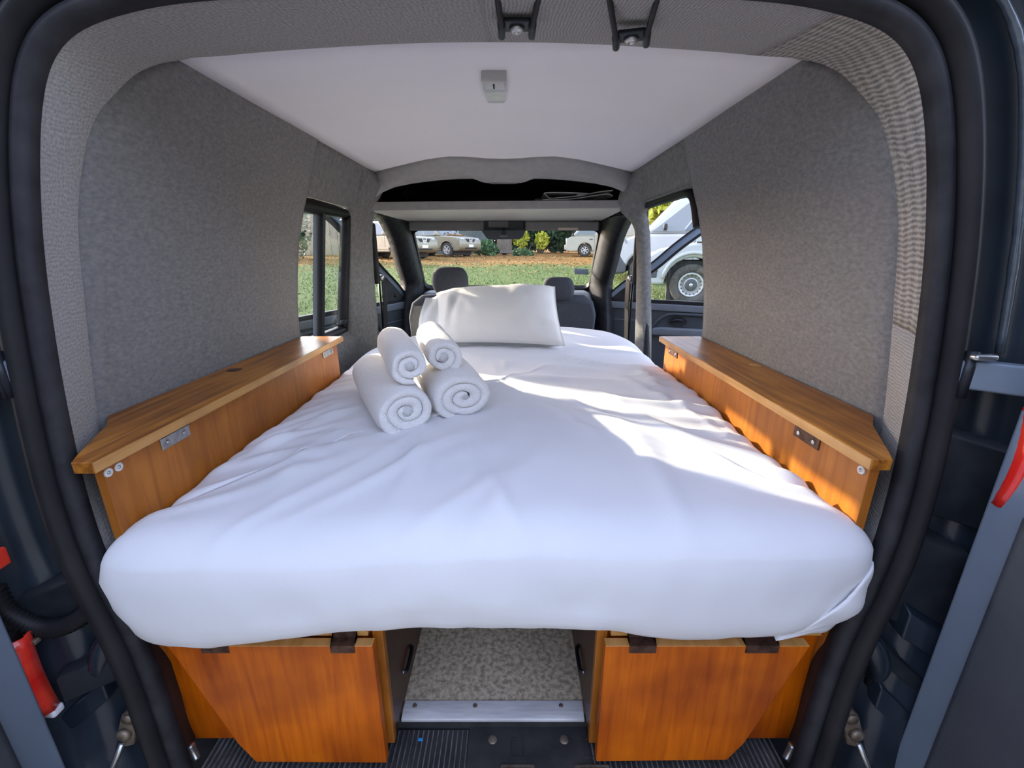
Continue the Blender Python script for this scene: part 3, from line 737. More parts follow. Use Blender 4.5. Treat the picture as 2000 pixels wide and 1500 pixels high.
# ---- open front doors
def front_door(sgn, name, label, ang):
    th = R(ang); hx, hy = .735, 3.20
    Dv = Vector((sgn * math.sin(th), -math.cos(th), 0)); Nv = Vector((-sgn * math.cos(th), -math.sin(th), 0)); O = Vector((sgn * hx, hy, 0))
    def P(s, z, d=0.0): return O + Dv * s + Nv * d + Vector((0, 0, z))
    t = thing(name, label, None, tuple(P(.5, .5)), kind='structure')
    def slab(poly, d0, d1):
        n = len(poly); mb = MB()
        mb.add([P(s, z, d0) for s, z in poly] + [P(s, z, d1) for s, z in poly], [tuple(range(n))[::-1], tuple(range(n, 2 * n))] + [(k, (k + 1) % n, n + (k + 1) % n, n + k) for k in range(n)])
        return mb
    put('outer_skin', slab([(0, .5), (1.06, .5), (1.10, .9), (1.09, 1.12), (0, 1.13)], -.09, -.02), 'body_paint', t, bevel=.01)
    trim = put('trim_panel', slab([(.03, .55), (1.04, .55), (1.07, .9), (1.06, 1.095), (.02, 1.10)], -.02, .008), 'cabin_plastic', t, bevel=.006)
    put('waist_rail', slab([(.02, 1.075), (1.06, 1.072), (1.06, 1.118), (.02, 1.124)], .006, .022), 'cabin_plastic_light', t, bevel=.007)
    put('waist_seal', slab([(.0, 1.124), (1.08, 1.118), (1.08, 1.142), (.0, 1.150)], -.02, .014), 'rubber', t, bevel=.003)
    # window frame: painted bar with black seals either side
    path = [(-.01, 1.13), (.10, 1.235), (.29, 1.375), (.45, 1.52), (.63, 1.655), (.74, 1.70), (.86, 1.715), (1.0, 1.705), (1.045, 1.66), (1.075, 1.40), (1.085, 1.13)]
    pp = catmull([(s, z, 0) for s, z in path], 5)
    def ribbon(o0, o1, d):
        rows = [[], [], [], []]
        for i, p in enumerate(pp):
            tg = (pp[min(i + 1, len(pp) - 1)] - pp[max(i - 1, 0)]).normalized(); n_ = Vector((-tg.y, tg.x, 0))
            a, b = p + n_ * o0, p + n_ * o1
            rows[0].append(P(a.x, a.y, -.03)); rows[1].append(P(a.x, a.y, d)); rows[2].append(P(b.x, b.y, d)); rows[3].append(P(b.x, b.y, -.03))
        return MB().grid(rows)
    put('window_frame', ribbon(-.028, .012, .004), 'door_grey', t, smooth=False)
    put('window_seal', ribbon(-.042, -.027, .010), 'rubber', t)
    put('outer_seal', ribbon(.011, .022, .012), 'rubber', t)
    put('pane', MB().add([P(s, z, -.012) for s, z in [(.02, 1.13), (1.07, 1.13), (1.06, 1.40), (1.03, 1.67), (.86, 1.70), (.74, 1.68), (.63, 1.64), (.45, 1.50), (.29, 1.36), (.10, 1.22)]], [tuple(range(10))]), 'glass', t)
    put('mirror_triangle', slab([(.01, 1.13), (.22, 1.13), (.22, 1.30), (.10, 1.21)], -.02, .012), 'plastic_black', t, bevel=.004)
    put('speaker_knob', MB().lathe([(.014, 0), (.013, .008), (.006, .01), (0, .006)], P(.14, 1.175, .012), Nv, 14), 'rubber', t, smooth=True)
    # pull recess with handle and arm rest
    rec = catmull([(.30, .90, 0), (.345, .985, 0), (.42, 1.048, 0), (.55, 1.058, 0), (.80, 1.055, 0), (1.03, 1.05, 0)], 5)
    mb = MB().tube([P(p.x, p.y, .014) for p in rec], .012, 8)
    put('recess_lip', mb, 'cabin_plastic', trim, smooth=True)
    hb = put('handle_cup', MB().grid([[P(.49 + math.cos(a) * .062 * k, 1.008 + math.sin(a) * .034 * k, .012 + .006 * k) for a in [2 * PI * i / 20 for i in range(20)]] for k in (1.0, .8, .02)], closed_u=True), 'plastic_black', trim, smooth=True)
    put('handle', MB().tube([P(.45, 1.0, .022), P(.48, 1.02, .03), P(.53, 1.02, .026)], [.006, .009, .006], 8), 'dark_metal', hb, smooth=True)
    put('arm_rest', slab([(.33, .955), (.40, .965), (1.02, .975), (1.02, .92), (.33, .905)], .006, .05), 'cabin_plastic_light', trim, bevel=.014)
    put('panel_seam', slab([(.03, 1.0), (.32, 1.0), (.32, .994), (.03, .994)], .006, .0115), 'cabin_plastic_light', trim)
    put('hinge', MB().box(P(-.02, .95, -.03), (.06, .06, .08)), 'dark_metal', t)
    put('door_edge_tube', MB().tube([P(-.005, .56, 0), P(-.005, 1.13, 0)], .018, 8), 'rubber', t, smooth=True)
front_door(-1, 'door_1', 'front door left ajar, seen past the sliding side window, dark trim', 20)
front_door(1, 'door_2', 'open front door seen through the sliding door opening, dark trim with pull handle', 64)

# ---- open rear doors
def rear_door(sgn, name, label, ang):
    hx, hy = (.705, .538) if sgn > 0 else (.702, .507)
    th = R(ang)    # 90 = straight back towards the viewer
    Dv = Vector((sgn * math.cos(th), -math.sin(th), 0)); Nv = Vector((-sgn * math.sin(th), -math.cos(th), 0)); O = Vector((sgn * hx, hy, 0))
    def P(s, z, d=0.0): return tuple(O + Dv * s + Nv * d + Vector((0, 0, z)))
    def slab(poly, d0, d1):
        n = len(poly); mb = MB()
        mb.add([P(s, z, d0) for s, z in poly] + [P(s, z, d1) for s, z in poly], [tuple(range(n))[::-1], tuple(range(n, 2 * n))] + [(k, (k + 1) % n, n + (k + 1) % n, n + k) for k in range(n)])
        return mb
    t = thing(name, label, None, P(.3, .5), kind='structure')
    put('outer_skin', slab([(0, .45), (.62, .45), (.62, 1.25), (.58, 1.70), (.10, 1.78), (.03, 1.6), (0, 1.2)], -.10, -.045), 'body_paint', t, bevel=.015)
    put('inner_skin', slab([(.0, .50), (.60, .50), (.60, 1.30), (.02, 1.30), (0, 1.27)], -.045, 0), 'door_grey', t, bevel=.006, seg=3)
    put('trim_panel', slab([(.060, .56), (.55, .56), (.55, 1.16), (.060, 1.16)], -.002, .026), 'cabin_plastic', t, bevel=.022, seg=3)
    put('frame_bar', MB().tube([P(.09, 1.27, -.03), P(.10, 1.55, -.03), P(.12, 1.72, -.02), P(.56, 1.66, -.02), P(.58, 1.22, -.02)], .03, 8), 'body_paint', t, smooth=True)
    put('pane', MB().add([P(.04, 1.22, -.02), P(.58, 1.22, -.02), P(.56, 1.66, -.02), P(.12, 1.72, -.02), (P(.05, 1.55, -.02))], [(0, 1, 2, 3, 4)]), 'glass', t)
    put('grip', MB().tube(catmull([P(.12, .62, .022), P(.13, .66, .034), P(.2, .72, .034), P(.3, .73, .024)], 4), .01, 8), 'plastic_black', t, smooth=True)
    for z in (.78, 1.31):
        h = put('hinge_arm', MB().add([(sgn * .655, .572, z - .022), (sgn * .76, .535, z - .030), (sgn * .76, .535, z + .012), (sgn * .655, .572, z + .018), (sgn * .655, .60, z - .022), (sgn * .76, .56, z - .030), (sgn * .76, .56, z + .012), (sgn * .655, .60, z + .018)], [(0, 1, 2, 3), (7, 6, 5, 4), (0, 4, 5, 1), (1, 5, 6, 2), (2, 6, 7, 3), (3, 7, 4, 0)]), 'door_grey' if z > 1 else 'body_matte', t, bevel=.004)
        put('hinge_pin', MB().tube([(sgn * .662, .575, z - .035), (sgn * .662, .575, z + .030)], .007, 10), 'dark_metal', h, smooth=True)
        put('hinge_clip', rb((sgn * .668, .566, z + .024), (.03, .012, .008), .003), 'bright_metal', h, smooth=True)
rear_door(1, 'door_4', 'open rear door at the red-edged tail light, grey-blue inner edge', 92)
rear_door(-1, 'door_3', 'open rear door on the towel side behind the long red tail lamp', 92)

# ---- tail lamps
def tail(sgn, z0, z1, label, xi):
    t = thing('tail_lamp', label, 'tail lamp', (sgn * .70, .53, z0), group='tail lamps')
    mb = MB(); rows = []
    for i in range(9):
        z = lerp(z0, z1, i / 8); b = .016 * math.sin(PI * (i + .6) / 9.2)
        rows.append([(sgn * (xi + .03), .545, z), (sgn * (xi + .004), .535 - b * .3, z), (sgn * xi, .525 - b, z), (sgn * (xi + .012), .508 - b, z), (sgn * (xi + .03), .50, z)])
    put('lens', MB().grid(rows), 'red_lens', t, smooth=True, thick=.004)
    put('backing', MB().span((sgn * (xi + .034), .52, z0 + .01), (sgn * (xi + .05), .55, z1 - .01)), 'plastic_black', t, bevel=.003)
    if sgn < 0: put('lower_lens', rb((sgn * (xi + .012), .53, z0 - .010), (.022, .02, .016), .005), 'white_lens', t, smooth=True)
tail(-1, .755, .905, 'red tail lamp edge above a pale lens on the towel side', .708)
tail(1, 1.135, 1.275, 'red tail lamp sliver under the grey hinge arm', .7035)
tag(put('reflector_lamp', rb((-.722, .54, 1.035), (.014, .02, .03), .004), 'red_lens', smooth=True), 'small red reflector above the ribbed cable sleeve', 'reflector')

# ---- jamb fittings: stepped ledges, strikers, conduit
def ledge(sgn, xa, xb, za, zb, h, y, m, label):
    mb = MB()
    a = Vector((sgn * xa, y, za)); b = Vector((sgn * xb, y - .02, zb))
    dz = Vector((0, 0, -h)); dy = Vector((0, .05, 0)); f = Vector((0, -.015, -.01))
    mb.add([a, b, b + f, a + f, a + f + dz, b + f + dz, a + dy, b + dy, b + dy + dz, a + dy + dz], [(6, 7, 1, 0), (0, 1, 2, 3), (3, 2, 5, 4), (4, 5, 8, 9), (6, 0, 3, 4, 9), (1, 7, 8, 5, 2)])
    return tag(put('jamb_step', mb, m, bevel=.003), label, 'step', 'pressed steps on the door jamb')
ledge(1, .672, .76, .927, .876, .05, .57, 'body_paint', 'pressed dark step beside the mattress corner, uppermost of the jamb steps')
ledge(1, .636, .75, .866, .775, .03, .575, 'body_matte', 'long narrow pressed ledge below the uppermost jamb step')
ledge(1, .66, .76, .776, .690, .045, .565, 'body_paint', 'pressed step above the rusty striker by the blank grey door')
ledge(1, .66, .76, 1.228, 1.20, .13, .60, 'body_matte', 'recessed dark box on the jamb beside the red lamp sliver')
ledge(1, .655, .74, 1.06, 1.03, .16, .59, 'body_matte', 'tall flat pressing on the jamb beside the wooden locker end')
ledge(-1, .626, .705, .838, .812, .05, .57, 'body_matte', 'small dark block on the jamb under the ribbed cable sleeve')
ledge(-1, .648, .75, .790, .705, .04, .565, 'body_paint', 'pressed step running down to the pale tail lens')
ledge(-1, .64, .74, .99, .95, .06, .585, 'body_matte', 'flat pressing above the ribbed cable sleeve')
for sgn, lab in ((1, 'rounded dark jamb boss catching light above the blank striker plate'), (-1, 'rounded dark jamb boss catching light near the pale tail lens')):
    tag(put('jamb_boss', MB().tube(catmull([(sgn * .628, .585, .862), (sgn * .642, .565, .835), (sgn * .655, .56, .80), (sgn * .66, .565, .77)], 4), [.006, .012, .016, .018, .018, .018, .017, .016, .015, .013, .012, .01, .008], 10), 'body_paint', smooth=True), lab, 'boss', 'bosses on the door jamb')
def striker(sgn, label):
    t = thing('door_striker', label, 'striker', (sgn * .64, .56, .64), group='door strikers')
    put('bracket', MB().prism([(sgn * .612, .725), (sgn * .635, .705), (sgn * .652, .665), (sgn * .648, .63), (sgn * .63, .635), (sgn * .618, .67), (sgn * .606, .70)], 'y', .548, .575), 'rust_metal', t, bevel=.003)
    put('bolt', MB().lathe([(.012, 0), (.012, .006), (.007, .009), (0, .009)], (sgn * .637, .548, .665), (0, -1, 0), 12), 'rust_metal', t, smooth=True)
    put('washer', MB().lathe([(.010, 0), (.010, .004), (.0, .005)], (sgn * .622, .548, .70), (0, -1, 0), 12), 'rust_metal', t, smooth=True)
    put('rod', MB().tube([(sgn * .645, .545, .645), (sgn * .665, .535, .60), (sgn * .70, .52, .52)], .005, 8), 'bright_metal', t, smooth=True)
striker(1, 'dull tan door striker with a bent rod by the locker with the wide diagonal flap')
striker(-1, 'dark grey door striker with a bent rod below the towel-side mattress corner')
pth = catmull([(-.622, .585, .945), (-.645, .568, .915), (-.672, .556, .898), (-.70, .55, .895), (-.725, .545, .91), (-.745, .54, .94), (-.75, .54, .98)], 10)
rr = [.0135 + .0022 * (1 if i % 2 else -1) for i in range(len(pth))]
t = thing('cable_sleeve', 'black ribbed rubber cable sleeve between jamb and open door', 'cable sleeve', (-.69, .55, .88))
put('sleeve', MB().tube(pth, rr, 14), 'rubber', t, smooth=True)
put('clip', rb((-.712, .535, .885), (.014, .01, .008), .002), 'rust_metal', t, smooth=True)
for sgn in (1, -1):
    tag(put('drain_elbow', MB().tube(catmull([(sgn * .556, .572, .60), (sgn * .552, .57, .585), (sgn * .545, .566, .572)], 4), .008, 8), 'bright_metal', smooth=True),
        ('small shiny metal elbow at the sill corner by the diagonal-flap locker' if sgn > 0 else 'small shiny metal elbow at the sill corner on the towel side'), 'fitting', 'fittings at the sill corners')

# ================================================================== FRONT SEATS
def seat(x, y, ztop, label, hr_, pm):
    t = thing('front_seat', label, 'seat', (x, y + .2, .6), group='front seats')
    # backrest: outline superellipse, leaning slightly
    rows = []
    for j in range(15):
        v = j / 14; z = lerp(.66, ztop, v)
        w = interp([(0, .21), (.5, .235), (.8, .24), (.93, .215), (1, .16)], v)
        d = interp([(0, .075), (.7, .06), (.93, .045), (1, .02)], v)
        yy = y + .03 - .10 * (v - .5)
        zz = z - (0.02 if False else 0)
        rows.append([(x + w * math.copysign(abs(math.cos(a)) ** .5, math.cos(a)), yy + d * math.copysign(abs(math.sin(a)) ** .6, math.sin(a)), zz + (0.0)) for a in [2 * PI * k / 32 for k in range(32)]])
    rows.append([(x, y - .02, ztop + .004)] * 32)
    b = put('backrest', MB().grid(rows, closed_u=True), 'seat_fabric', t, smooth=True)
    rows = [[(p[0] * .0 + x + (p[0] - x) * .9, y - .012 - .10 * (j / 14 - .5) - interp([(0, .05), (.7, .04), (1, .012)], j / 14), p[2] - .01) for p in [rows[j][k] for k in (16, 18, 20, 22, 24, 26, 28, 30, 31)]] for j in range(14)]
    put('back_panel', MB().grid(rows), pm, b, smooth=True)
    put('cushion', rb((x, y + .33, .78), (.48, .52, .16), .05, 5), 'seat_fabric', t, smooth=True)
    h = []
    for j in range(13):
        v = j / 12; a0 = PI * v
        z = ztop + hr_ - .072 - .072 * math.cos(a0) * 1.0
        w = .100 * (abs(math.sin(a0)) ** .42) * (1.0 - .06 * v); d = .05 * abs(math.sin(a0)) ** .5
        h.append([(x + w * math.copysign(abs(math.cos(a)) ** .62, math.cos(a)), y - .035 + d * math.copysign(abs(math.sin(a)) ** .7, math.sin(a)), z) for a in [2 * PI * k / 28 for k in range(28)]])
    put('headrest', MB().grid(h, closed_u=True), 'seat_fabric', t, smooth=True)
    for s_ in (-1, 1): put('headrest_post', MB().tube([(x + s_ * .045, y - .03, ztop - .03), (x + s_ * .045, y - .035, ztop + .06)], .006, 8), 'dark_metal', t, smooth=True)
seat(-.292, 2.42, 1.240, 'dark front seat with headrest lit along one edge, behind the pillow', .150, 'seat_back_grey')
seat(.315, 2.70, 1.215, 'dark blue-grey front seat set further forward, partly behind the pillow', .108, 'seat_fabric')

# ---- seat belts
def belt(sgn, y, label):
    t = thing('seat_belt', label, 'seat belt', (sgn * .66, y, 1.0), group='seat belts')
    put('height_adjuster', rb((sgn * .642, y + .012, 1.455), (.034, .03, .29), .012, 4), 'plastic_black', t, smooth=True)
    put('anchor', MB().lathe([(.016, 0), (.016, .012), (.008, .018), (0, .018)], (sgn * .628, y + .03, 1.34), (-sgn, 0, 0), 14), 'bright_metal', t, smooth=True)
    x = sgn * .622
    rows = []
    for (xx, yy, zz) in [(x, y + .04, 1.345), (x * 1.0, y + .03, 1.22), (x * 1.01, y + .02, 1.08), (x * 1.02, y + .015, .9)]:
        rows.append([(xx, yy - .008, zz), (xx - sgn * .008, yy + .035, zz)])
    put('webbing', MB().grid(rows), 'rubber', t, thick=.003)
    put('guide', MB().tube([(sgn * .64, y + .045, 1.33), (sgn * .643, y + .055, 1.2), (sgn * .645, y + .06, 1.0)], .006, 6), 'dark_metal', t, smooth=True)
belt(-1, 2.23, 'black seat belt hanging at the pillar beside the sliding side window')
belt(1, 2.18, 'black seat belt hanging at the pillar beside the sliding door opening')

# ================================================================== LOCKERS
def mirror_poly(poly, sgn): return [(sgn * x, y) for x, y in poly]
def side_locker(sgn, label, hinge_m):
    t = thing('side_locker', label, 'locker', (sgn * .62, 1.0, .58), group='wooden side lockers')
    yn = .552 if sgn < 0 else .562
    lid = put('lid', MB().prism(mirror_poly([(.553, yn), (.582, yn), (.60, yn + .03), (.655, .69), (.692, .735), (.694, 1.5), (.553, 1.5)], sgn), 'z', 1.1675, 1.1855), 'wood_lid', t, bevel=.0015)
    edge = put('lid_edge', MB().span((sgn * .5515, yn + .001, 1.1685), (sgn * .5532, 1.499, 1.1845)), 'wood_edge', lid)
    if sgn < 0:
        put('knot_hole', MB().lathe([(.018, 0), (.017, .0008), (0, .0008)], (-.655, 1.05, 1.1853), (0, 0, 1), 18), 'wood_dark', lid, smooth=True)
    else:
        put('scuff', MB().lathe([(.014, 0), (.013, .0006), (0, .0006)], (.672, 1.10, 1.1853), (0, 0, 1), 12), 'wood_edge', lid, smooth=True)
    put('side_panel', MB().span((sgn * .574, .585, .575), (sgn * .589, 1.494, 1.1673)), 'wood_side', t, bevel=.001)
    a = Vector((sgn * .589, .586, 0)); b = Vector((sgn * .5965, .5985, 0)); n_ = Vector((sgn * .006, -.006, 0))
    put('end_panel', MB().add([a + Vector((0, 0, .60)), b + Vector((0, 0, .60)), b - n_ + Vector((0, 0, .60)), a - n_ * -0.0 + Vector((-sgn * .001, .014, .60)), a + Vector((0, 0, 1.167)), b + Vector((0, 0, 1.167)), b - n_ + Vector((0, 0, 1.167)), a + Vector((-sgn * .001, .014, 1.167))], [(3, 2, 1, 0), (4, 5, 6, 7), (0, 1, 5, 4), (1, 2, 6, 5), (2, 3, 7, 6), (3, 0, 4, 7)]), 'wood_side', t)
    put('far_panel', MB().span((sgn * .589, 1.478, .6), (sgn * .69, 1.494, 1.167)), 'wood_side', t)
    for y0, y1 in ((.693, .762), (1.372, 1.452)):
        hm = hinge_m if y0 < 1 else 'hinge_rust' if sgn > 0 else hinge_m
        h = put('hinge', MB().span((sgn * .5715, y0, 1.136), (sgn * .574, y1, 1.160)), hm, t, bevel=.0008)
        put('knuckle', MB().tube([(sgn * .571, y0, 1.1615), (sgn * .571, y1, 1.1615)], .0042, 10), 'hinge_rust', h, smooth=True)
        for yy in (y0 + .014, y1 - .014):
            put('screw', MB().lathe([(.0046, 0), (.004, .0016), (.0015, .002), (0, .0008)], (sgn * .5715, yy, 1.146), (-sgn, 0, 0), 12), 'bright_metal', h, smooth=True)
    for yy in ((.591, .609) if sgn < 0 else (.599,)):
        sc_ = put('screw_cap', MB().lathe([(.0072, 0), (.0066, .0022), (.004, .0026), (.0034, .0012), (0, .0010)], (sgn * .574, yy, 1.149), (-sgn, 0, 0), 16), 'screw_white', t, smooth=True)
        put('screw_head', MB().lathe([(.0028, 0), (.0024, .0026), (0, .0030)], (sgn * .574, yy, 1.149), (-sgn, 0, 0), 10), 'bright_metal', sc_, smooth=True)
side_locker(-1, 'long brown wooden side locker with two white screw caps, beside the sliding side window', 'hinge_steel')
side_locker(1, 'long brown wooden side locker with sunlit patches, beside the open sliding door', 'hinge_rust')

def bench(sgn, label):
    t = thing('bench_locker', label, 'locker', (sgn * .38, 1.1, .58), group='bench lockers under the mattress')
    put('front_panel', MB().span((sgn * .200, .600, .575), (sgn * .5735, .615, .862)), 'wood_front', t, bevel=.001)
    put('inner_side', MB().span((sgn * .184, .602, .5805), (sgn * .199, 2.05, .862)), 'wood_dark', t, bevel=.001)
    put('front_batten', MB().span((sgn * .1835, .588, .5805), (sgn * .202, .6015, .862)), 'wood_side', t, bevel=.001)
    put('top_board', MB().span((sgn * .184, .598, .8625), (sgn * .5735, 2.05, .8735)), 'wood_edge', t, bevel=.001)
    put('top_rail', MB().span((sgn * .205, .578, .8485), (sgn * .56, .598, .8625)), 'wood_edge', t, bevel=.001)
    y0, y1 = .560, .576
    poly = [(sgn * .192, .572 if sgn < 0 else .576), (sgn * .431, .574 if sgn < 0 else .579), (sgn * .456, .622), (sgn * .53, .8455), (sgn * .192, .8455)]
    fl = put('flap', MB().prism(poly, 'y', y0, y1), 'wood_front', t, bevel=.0012)
    put('flap_edge', MB().span((sgn * .193, y0 + .0005, .8453), (sgn * .529, y1 - .0005, .8468)), 'wood_edge', fl)
    hxs = ((.222, .262), (.43, .475)) if sgn < 0 else ((.232, .276), (.424, .478))
    for xa, xb in hxs:
        h = put('hinge', MB().span((sgn * xa, y0 - .0015, .832), (sgn * xb, y0 + .0, .8465)), 'hinge_rust', fl, bevel=.0006) if False else put('hinge', MB().prism([(y0 - .0018, .8335), (y0 - .0018, .8490), (.5765, .8490), (.5765, .8628), (.5748, .8628), (.5748, .8472), (y0, .8472), (y0, .8335)], 'x', sgn * xa, sgn * xb), 'hinge_rust', t)
    hd = put('handle', MB().tube(catmull([(sgn * .184, .678, .647), (sgn * .178, .684, .647), (sgn * .177, .708, .648), (sgn * .178, .732, .649), (sgn * .184, .738, .649)], 4), .0042, 8), 'dark_metal', t, smooth=True)
    for yy in (.678, .738): put('handle_screw', MB().lathe([(.005, 0), (.004, .002), (0, .003)], (sgn * .184, yy, .648), (-sgn, 0, 0), 10), 'bright_metal', hd, smooth=True)
bench(-1, 'low wooden bench locker with hanging flap under the towel-side mattress corner')
bench(1, 'low wooden bench locker with darkly stained diagonal flap, on the sliding door side')

# ================================================================== MATTRESS WITH SHEET
bed = thing('mattress', 'white sheet-covered mattress filling the van between the lockers', 'mattress', (0, 1.35, .875))
def bed_outline():
    pts = []
    # right side from front centre round to far centre, then mirrored with tweaks
    rt = [(0, .528), (.30, .526), (.46, .528), (.535, .534), (.578, .548), (.600, .568), (.602, .590), (.590, .610), (.573, .635), (.5725, .72), (.572, .9), (.572, 1.2), (.5725, 1.44), (.578, 1.53), (.598, 1.62), (.603, 1.78), (.60, 1.93), (.575, 2.07), (.51, 2.19), (.41, 2.26), (.26, 2.30), (0, 2.31)]
    lf = [(0, 2.31), (-.2, 2.29), (-.33, 2.24), (-.45, 2.17), (-.545, 2.07), (-.60, 1.93), (-.615, 1.79), (-.605, 1.62), (-.58, 1.53), (-.5725, 1.44), (-.572, 1.2), (-.572, .9), (-.5725, .72), (-.573, .635), (-.590, .608), (-.604, .588), (-.603, .566), (-.585, .546), (-.545, .533), (-.46, .527), (-.3, .526), (0, .528)]
    P = catmull([(x, y, 0) for x, y in rt], 14)[:-1] + catmull([(x, y, 0) for x, y in lf], 14)[:-1]
    # resample evenly
    L = [0]
    for i in range(1, len(P) + 1): L.append(L[-1] + (P[i % len(P)] - P[i - 1]).length)
    n = 520; out_ = []; j = 0
    for k in range(n):
        s_ = L[-1] * k / n
        while L[j + 1] < s_: j += 1
        f = (s_ - L[j]) / (L[j + 1] - L[j]); out_.append(P[j].lerp(P[(j + 1) % len(P)], f))
    return out_
def ridge(x, y, ax, ay, ang, ln, wd):
    c, s_ = math.cos(ang), math.sin(ang); dx, dy = x - ax, y - ay
    u = dx * c + dy * s_; v = -dx * s_ + dy * c + 0.02 * math.sin(u * 9 + ax * 20)
    return math.exp(-(u / ln) ** 2 - (v / wd) ** 2)
RIDGES = []
for i in range(46):
    rx = random.uniform(-.5, .5); ry = random.uniform(.62, 1.75)
    RIDGES.append((rx, ry, random.gauss(R(-52), .38) if rx > 0 else random.gauss(R(58), .5), random.uniform(.08, .26), random.uniform(.010, .022), random.uniform(.004, .010)))
# pulls running in from the lockers
for i in range(11):
    RIDGES.append((.50, .68 + i * .075, R(158) + random.gauss(0, .15), random.uniform(.07, .16), .012, random.uniform(.007, .015)))
    RIDGES.append((-.50, .66 + i * .08, R(28) + random.gauss(0, .15), random.uniform(.07, .15), .012, random.uniform(.004, .010)))
def bedz(x, y):
    z = 1.062 + .012 * x / .57 + .018 * (1 - (x / .62) ** 2) + .012 * sstep(1.3, 2.1, y) - .012 * math.exp(-((x + .17) / .16) ** 2 - ((y - 1.05) / .2) ** 2)
    z += .010 * noise.noise(Vector((x * 2.2, y * 2.2, 3))) + .0045 * noise.noise(Vector((x * 6, y * 6, 5)))
    for (ax, ay, an, ln, wd, h) in RIDGES:
        if abs(x - ax) < .4 and abs(y - ay) < .4: z += h * ridge(x, y, ax, ay, an, ln, wd)
    z += .012 * ridge(x, y, .22, 1.30, R(-14), .30, .03) + .010 * ridge(x, y, .12, 1.52, R(-24), .22, .025)
    return z
OUT = bed_outline()
cen = Vector((0, 1.30, 0))
rows = []
scales = [0.02, .06, .11, .16, .21, .26, .31, .36, .41, .46, .505, .55, .59, .63, .665, .70, .73, .76, .785, .81, .83, .85, .868, .885, .90, .913, .925, .936, .946, .955, .963, .970, .976, .982, .987, .992, .996]
def inset(p, d):   # move towards the bed interior by d metres
    q = cen - p; 
    q = Vector((q.x / max(abs(q.x), .08) if abs(q.x) > 1e-6 else 0, q.y, 0))
    return p
NRM = []
for i in range(len(OUT)):
    t_ = (OUT[(i + 1) % len(OUT)] - OUT[i - 1]).normalized(); n_ = Vector((t_.y, -t_.x, 0))
    if n_.dot(OUT[i] - cen) < 0: n_ = -n_
    NRM.append(n_)
def frontw(p): return sstep(.66, .56, p.y)
RAD = .075
for s_ in scales:
    row = []
    for i, p in enumerate(OUT):
        q = cen + (p - cen) * s_
        row.append((q.x, q.y, bedz(q.x, q.y)))
    rows.append(row)
# shape the rim: lower the outer band along the front and far end in a quarter round
def rimdrop(p):
    return p
for ri, s_ in enumerate(scales):
    row = rows[ri]
    for i, (x, y, z) in enumerate(row):
        d = (OUT[i] - Vector((x, y, 0))).dot(NRM[i])          # distance to the outline
        fw = max(sstep(.70, .60, OUT[i].y), sstep(1.52, 1.62, OUT[i].y) * .8)
        r_ = lerp(.035, .085, fw)
        if d < r_:
            k = 1 - d / r_; z -= r_ * .72 * (1 - math.sqrt(max(0, 1 - k * k)))
        row[i] = (x, y, z)
def zbottom(p):
    x, y = p.x, p.y
    if y > .62: return .88
    return interp([(-.60, .90), (-.57, .868), (-.53, .848), (-.45, .850), (-.36, .866), (-.25, .882), (-.11, .893), (.04, .889), (.16, .889), (.27, .872), (.33, .867), (.46, .874), (.52, .896), (.55, .892), (.58, .905), (.61, .925)], x)
side = [(0.0, 1.0), (.25, 1.0), (.45, 1.0), (.62, .98), (.76, .9), (.88, .72), (.96, .42), (1.0, .05), (.985, -.5), (.96, -1.2)]
top_last = rows[-1]
for (t_, bul) in side[1:]:
    row = []
    for i, p in enumerate(OUT):
        zt = top_last[i][2]; zb = zbottom(p)
        fw = sstep(.66, .58, p.y)
        b = lerp(-.012, 0, fw) + fw * ((bul - 1) * .036)
        wr = fw * .006 * noise.noise(Vector((p.x * 7, t_ * 3.2, 2))) + fw * .003 * noise.noise(Vector((p.x * 22, t_ * 6, 7)))
        # corner folds
        if p.y < .66 and p.x > .44: wr += .003 * math.sin((p.x * 38 + t_ * 5.5)) * sstep(.44, .54, p.x) * math.sin(PI * min(1, t_ * 1.05))
        if p.y < .66 and p.x < -.46: wr += .0012 * math.sin((p.x * 60 - t_ * 4)) * sstep(-.46, -.55, p.x) * math.sin(PI * min(1, t_))
        q = p + NRM[i] * (b + wr)
        row.append((q.x, q.y, lerp(zt, zb, t_)))
    rows.append(row)
mb = MB().grid(rows, closed_u=True)
mb.v.append((cen.x, cen.y, bedz(cen.x, cen.y))); c_i = len(mb.v) - 1
n = len(OUT)
for k in range(n): mb.f.append((c_i, k, (k + 1) % n))
put('sheet', mb, 'sheet', bed, smooth=True)
put('foam_core', rb((0, 1.40, .945), (1.08, 1.60, .13), .03), 'visor_grey', bed, smooth=True)
# folded sheet corner at the sliding-door side, following the mattress surface
ids = [i for i in range(len(OUT)) if OUT[i].y < .615 and OUT[i].x > .46]
fold = []
for j in range(13):
    v = j / 12; row = []
    for k, i in enumerate(ids):
        u = k / (len(ids) - 1); p = OUT[i]; zt = top_last[i][2]; zb = zbottom(p)
        ztop = lerp(zb + .004, lerp(zb, zt, .78), sstep(0, .75, u)); zlow = zb - .010 * math.sin(PI * min(1, u * 1.3))
        z_ = lerp(ztop, zlow, v); tt = (zt - z_) / (zt - zb)
        bul = interp(side, max(0, min(1, tt)))
        fw = sstep(.66, .58, p.y)
        off = lerp(-.012, 0, fw) + fw * ((max(bul, .30) - 1) * .036) + .0002 + .0030 * math.sin(u * 19 - v * 6) * math.sin(PI * v) + .0065 * v ** .8
        q = p + NRM[i] * off
        row.append((q.x, q.y, z_))
    fold.append(row)
put('tucked_corner', MB().grid(fold), 'sheet', bed, smooth=True, thick=.003)

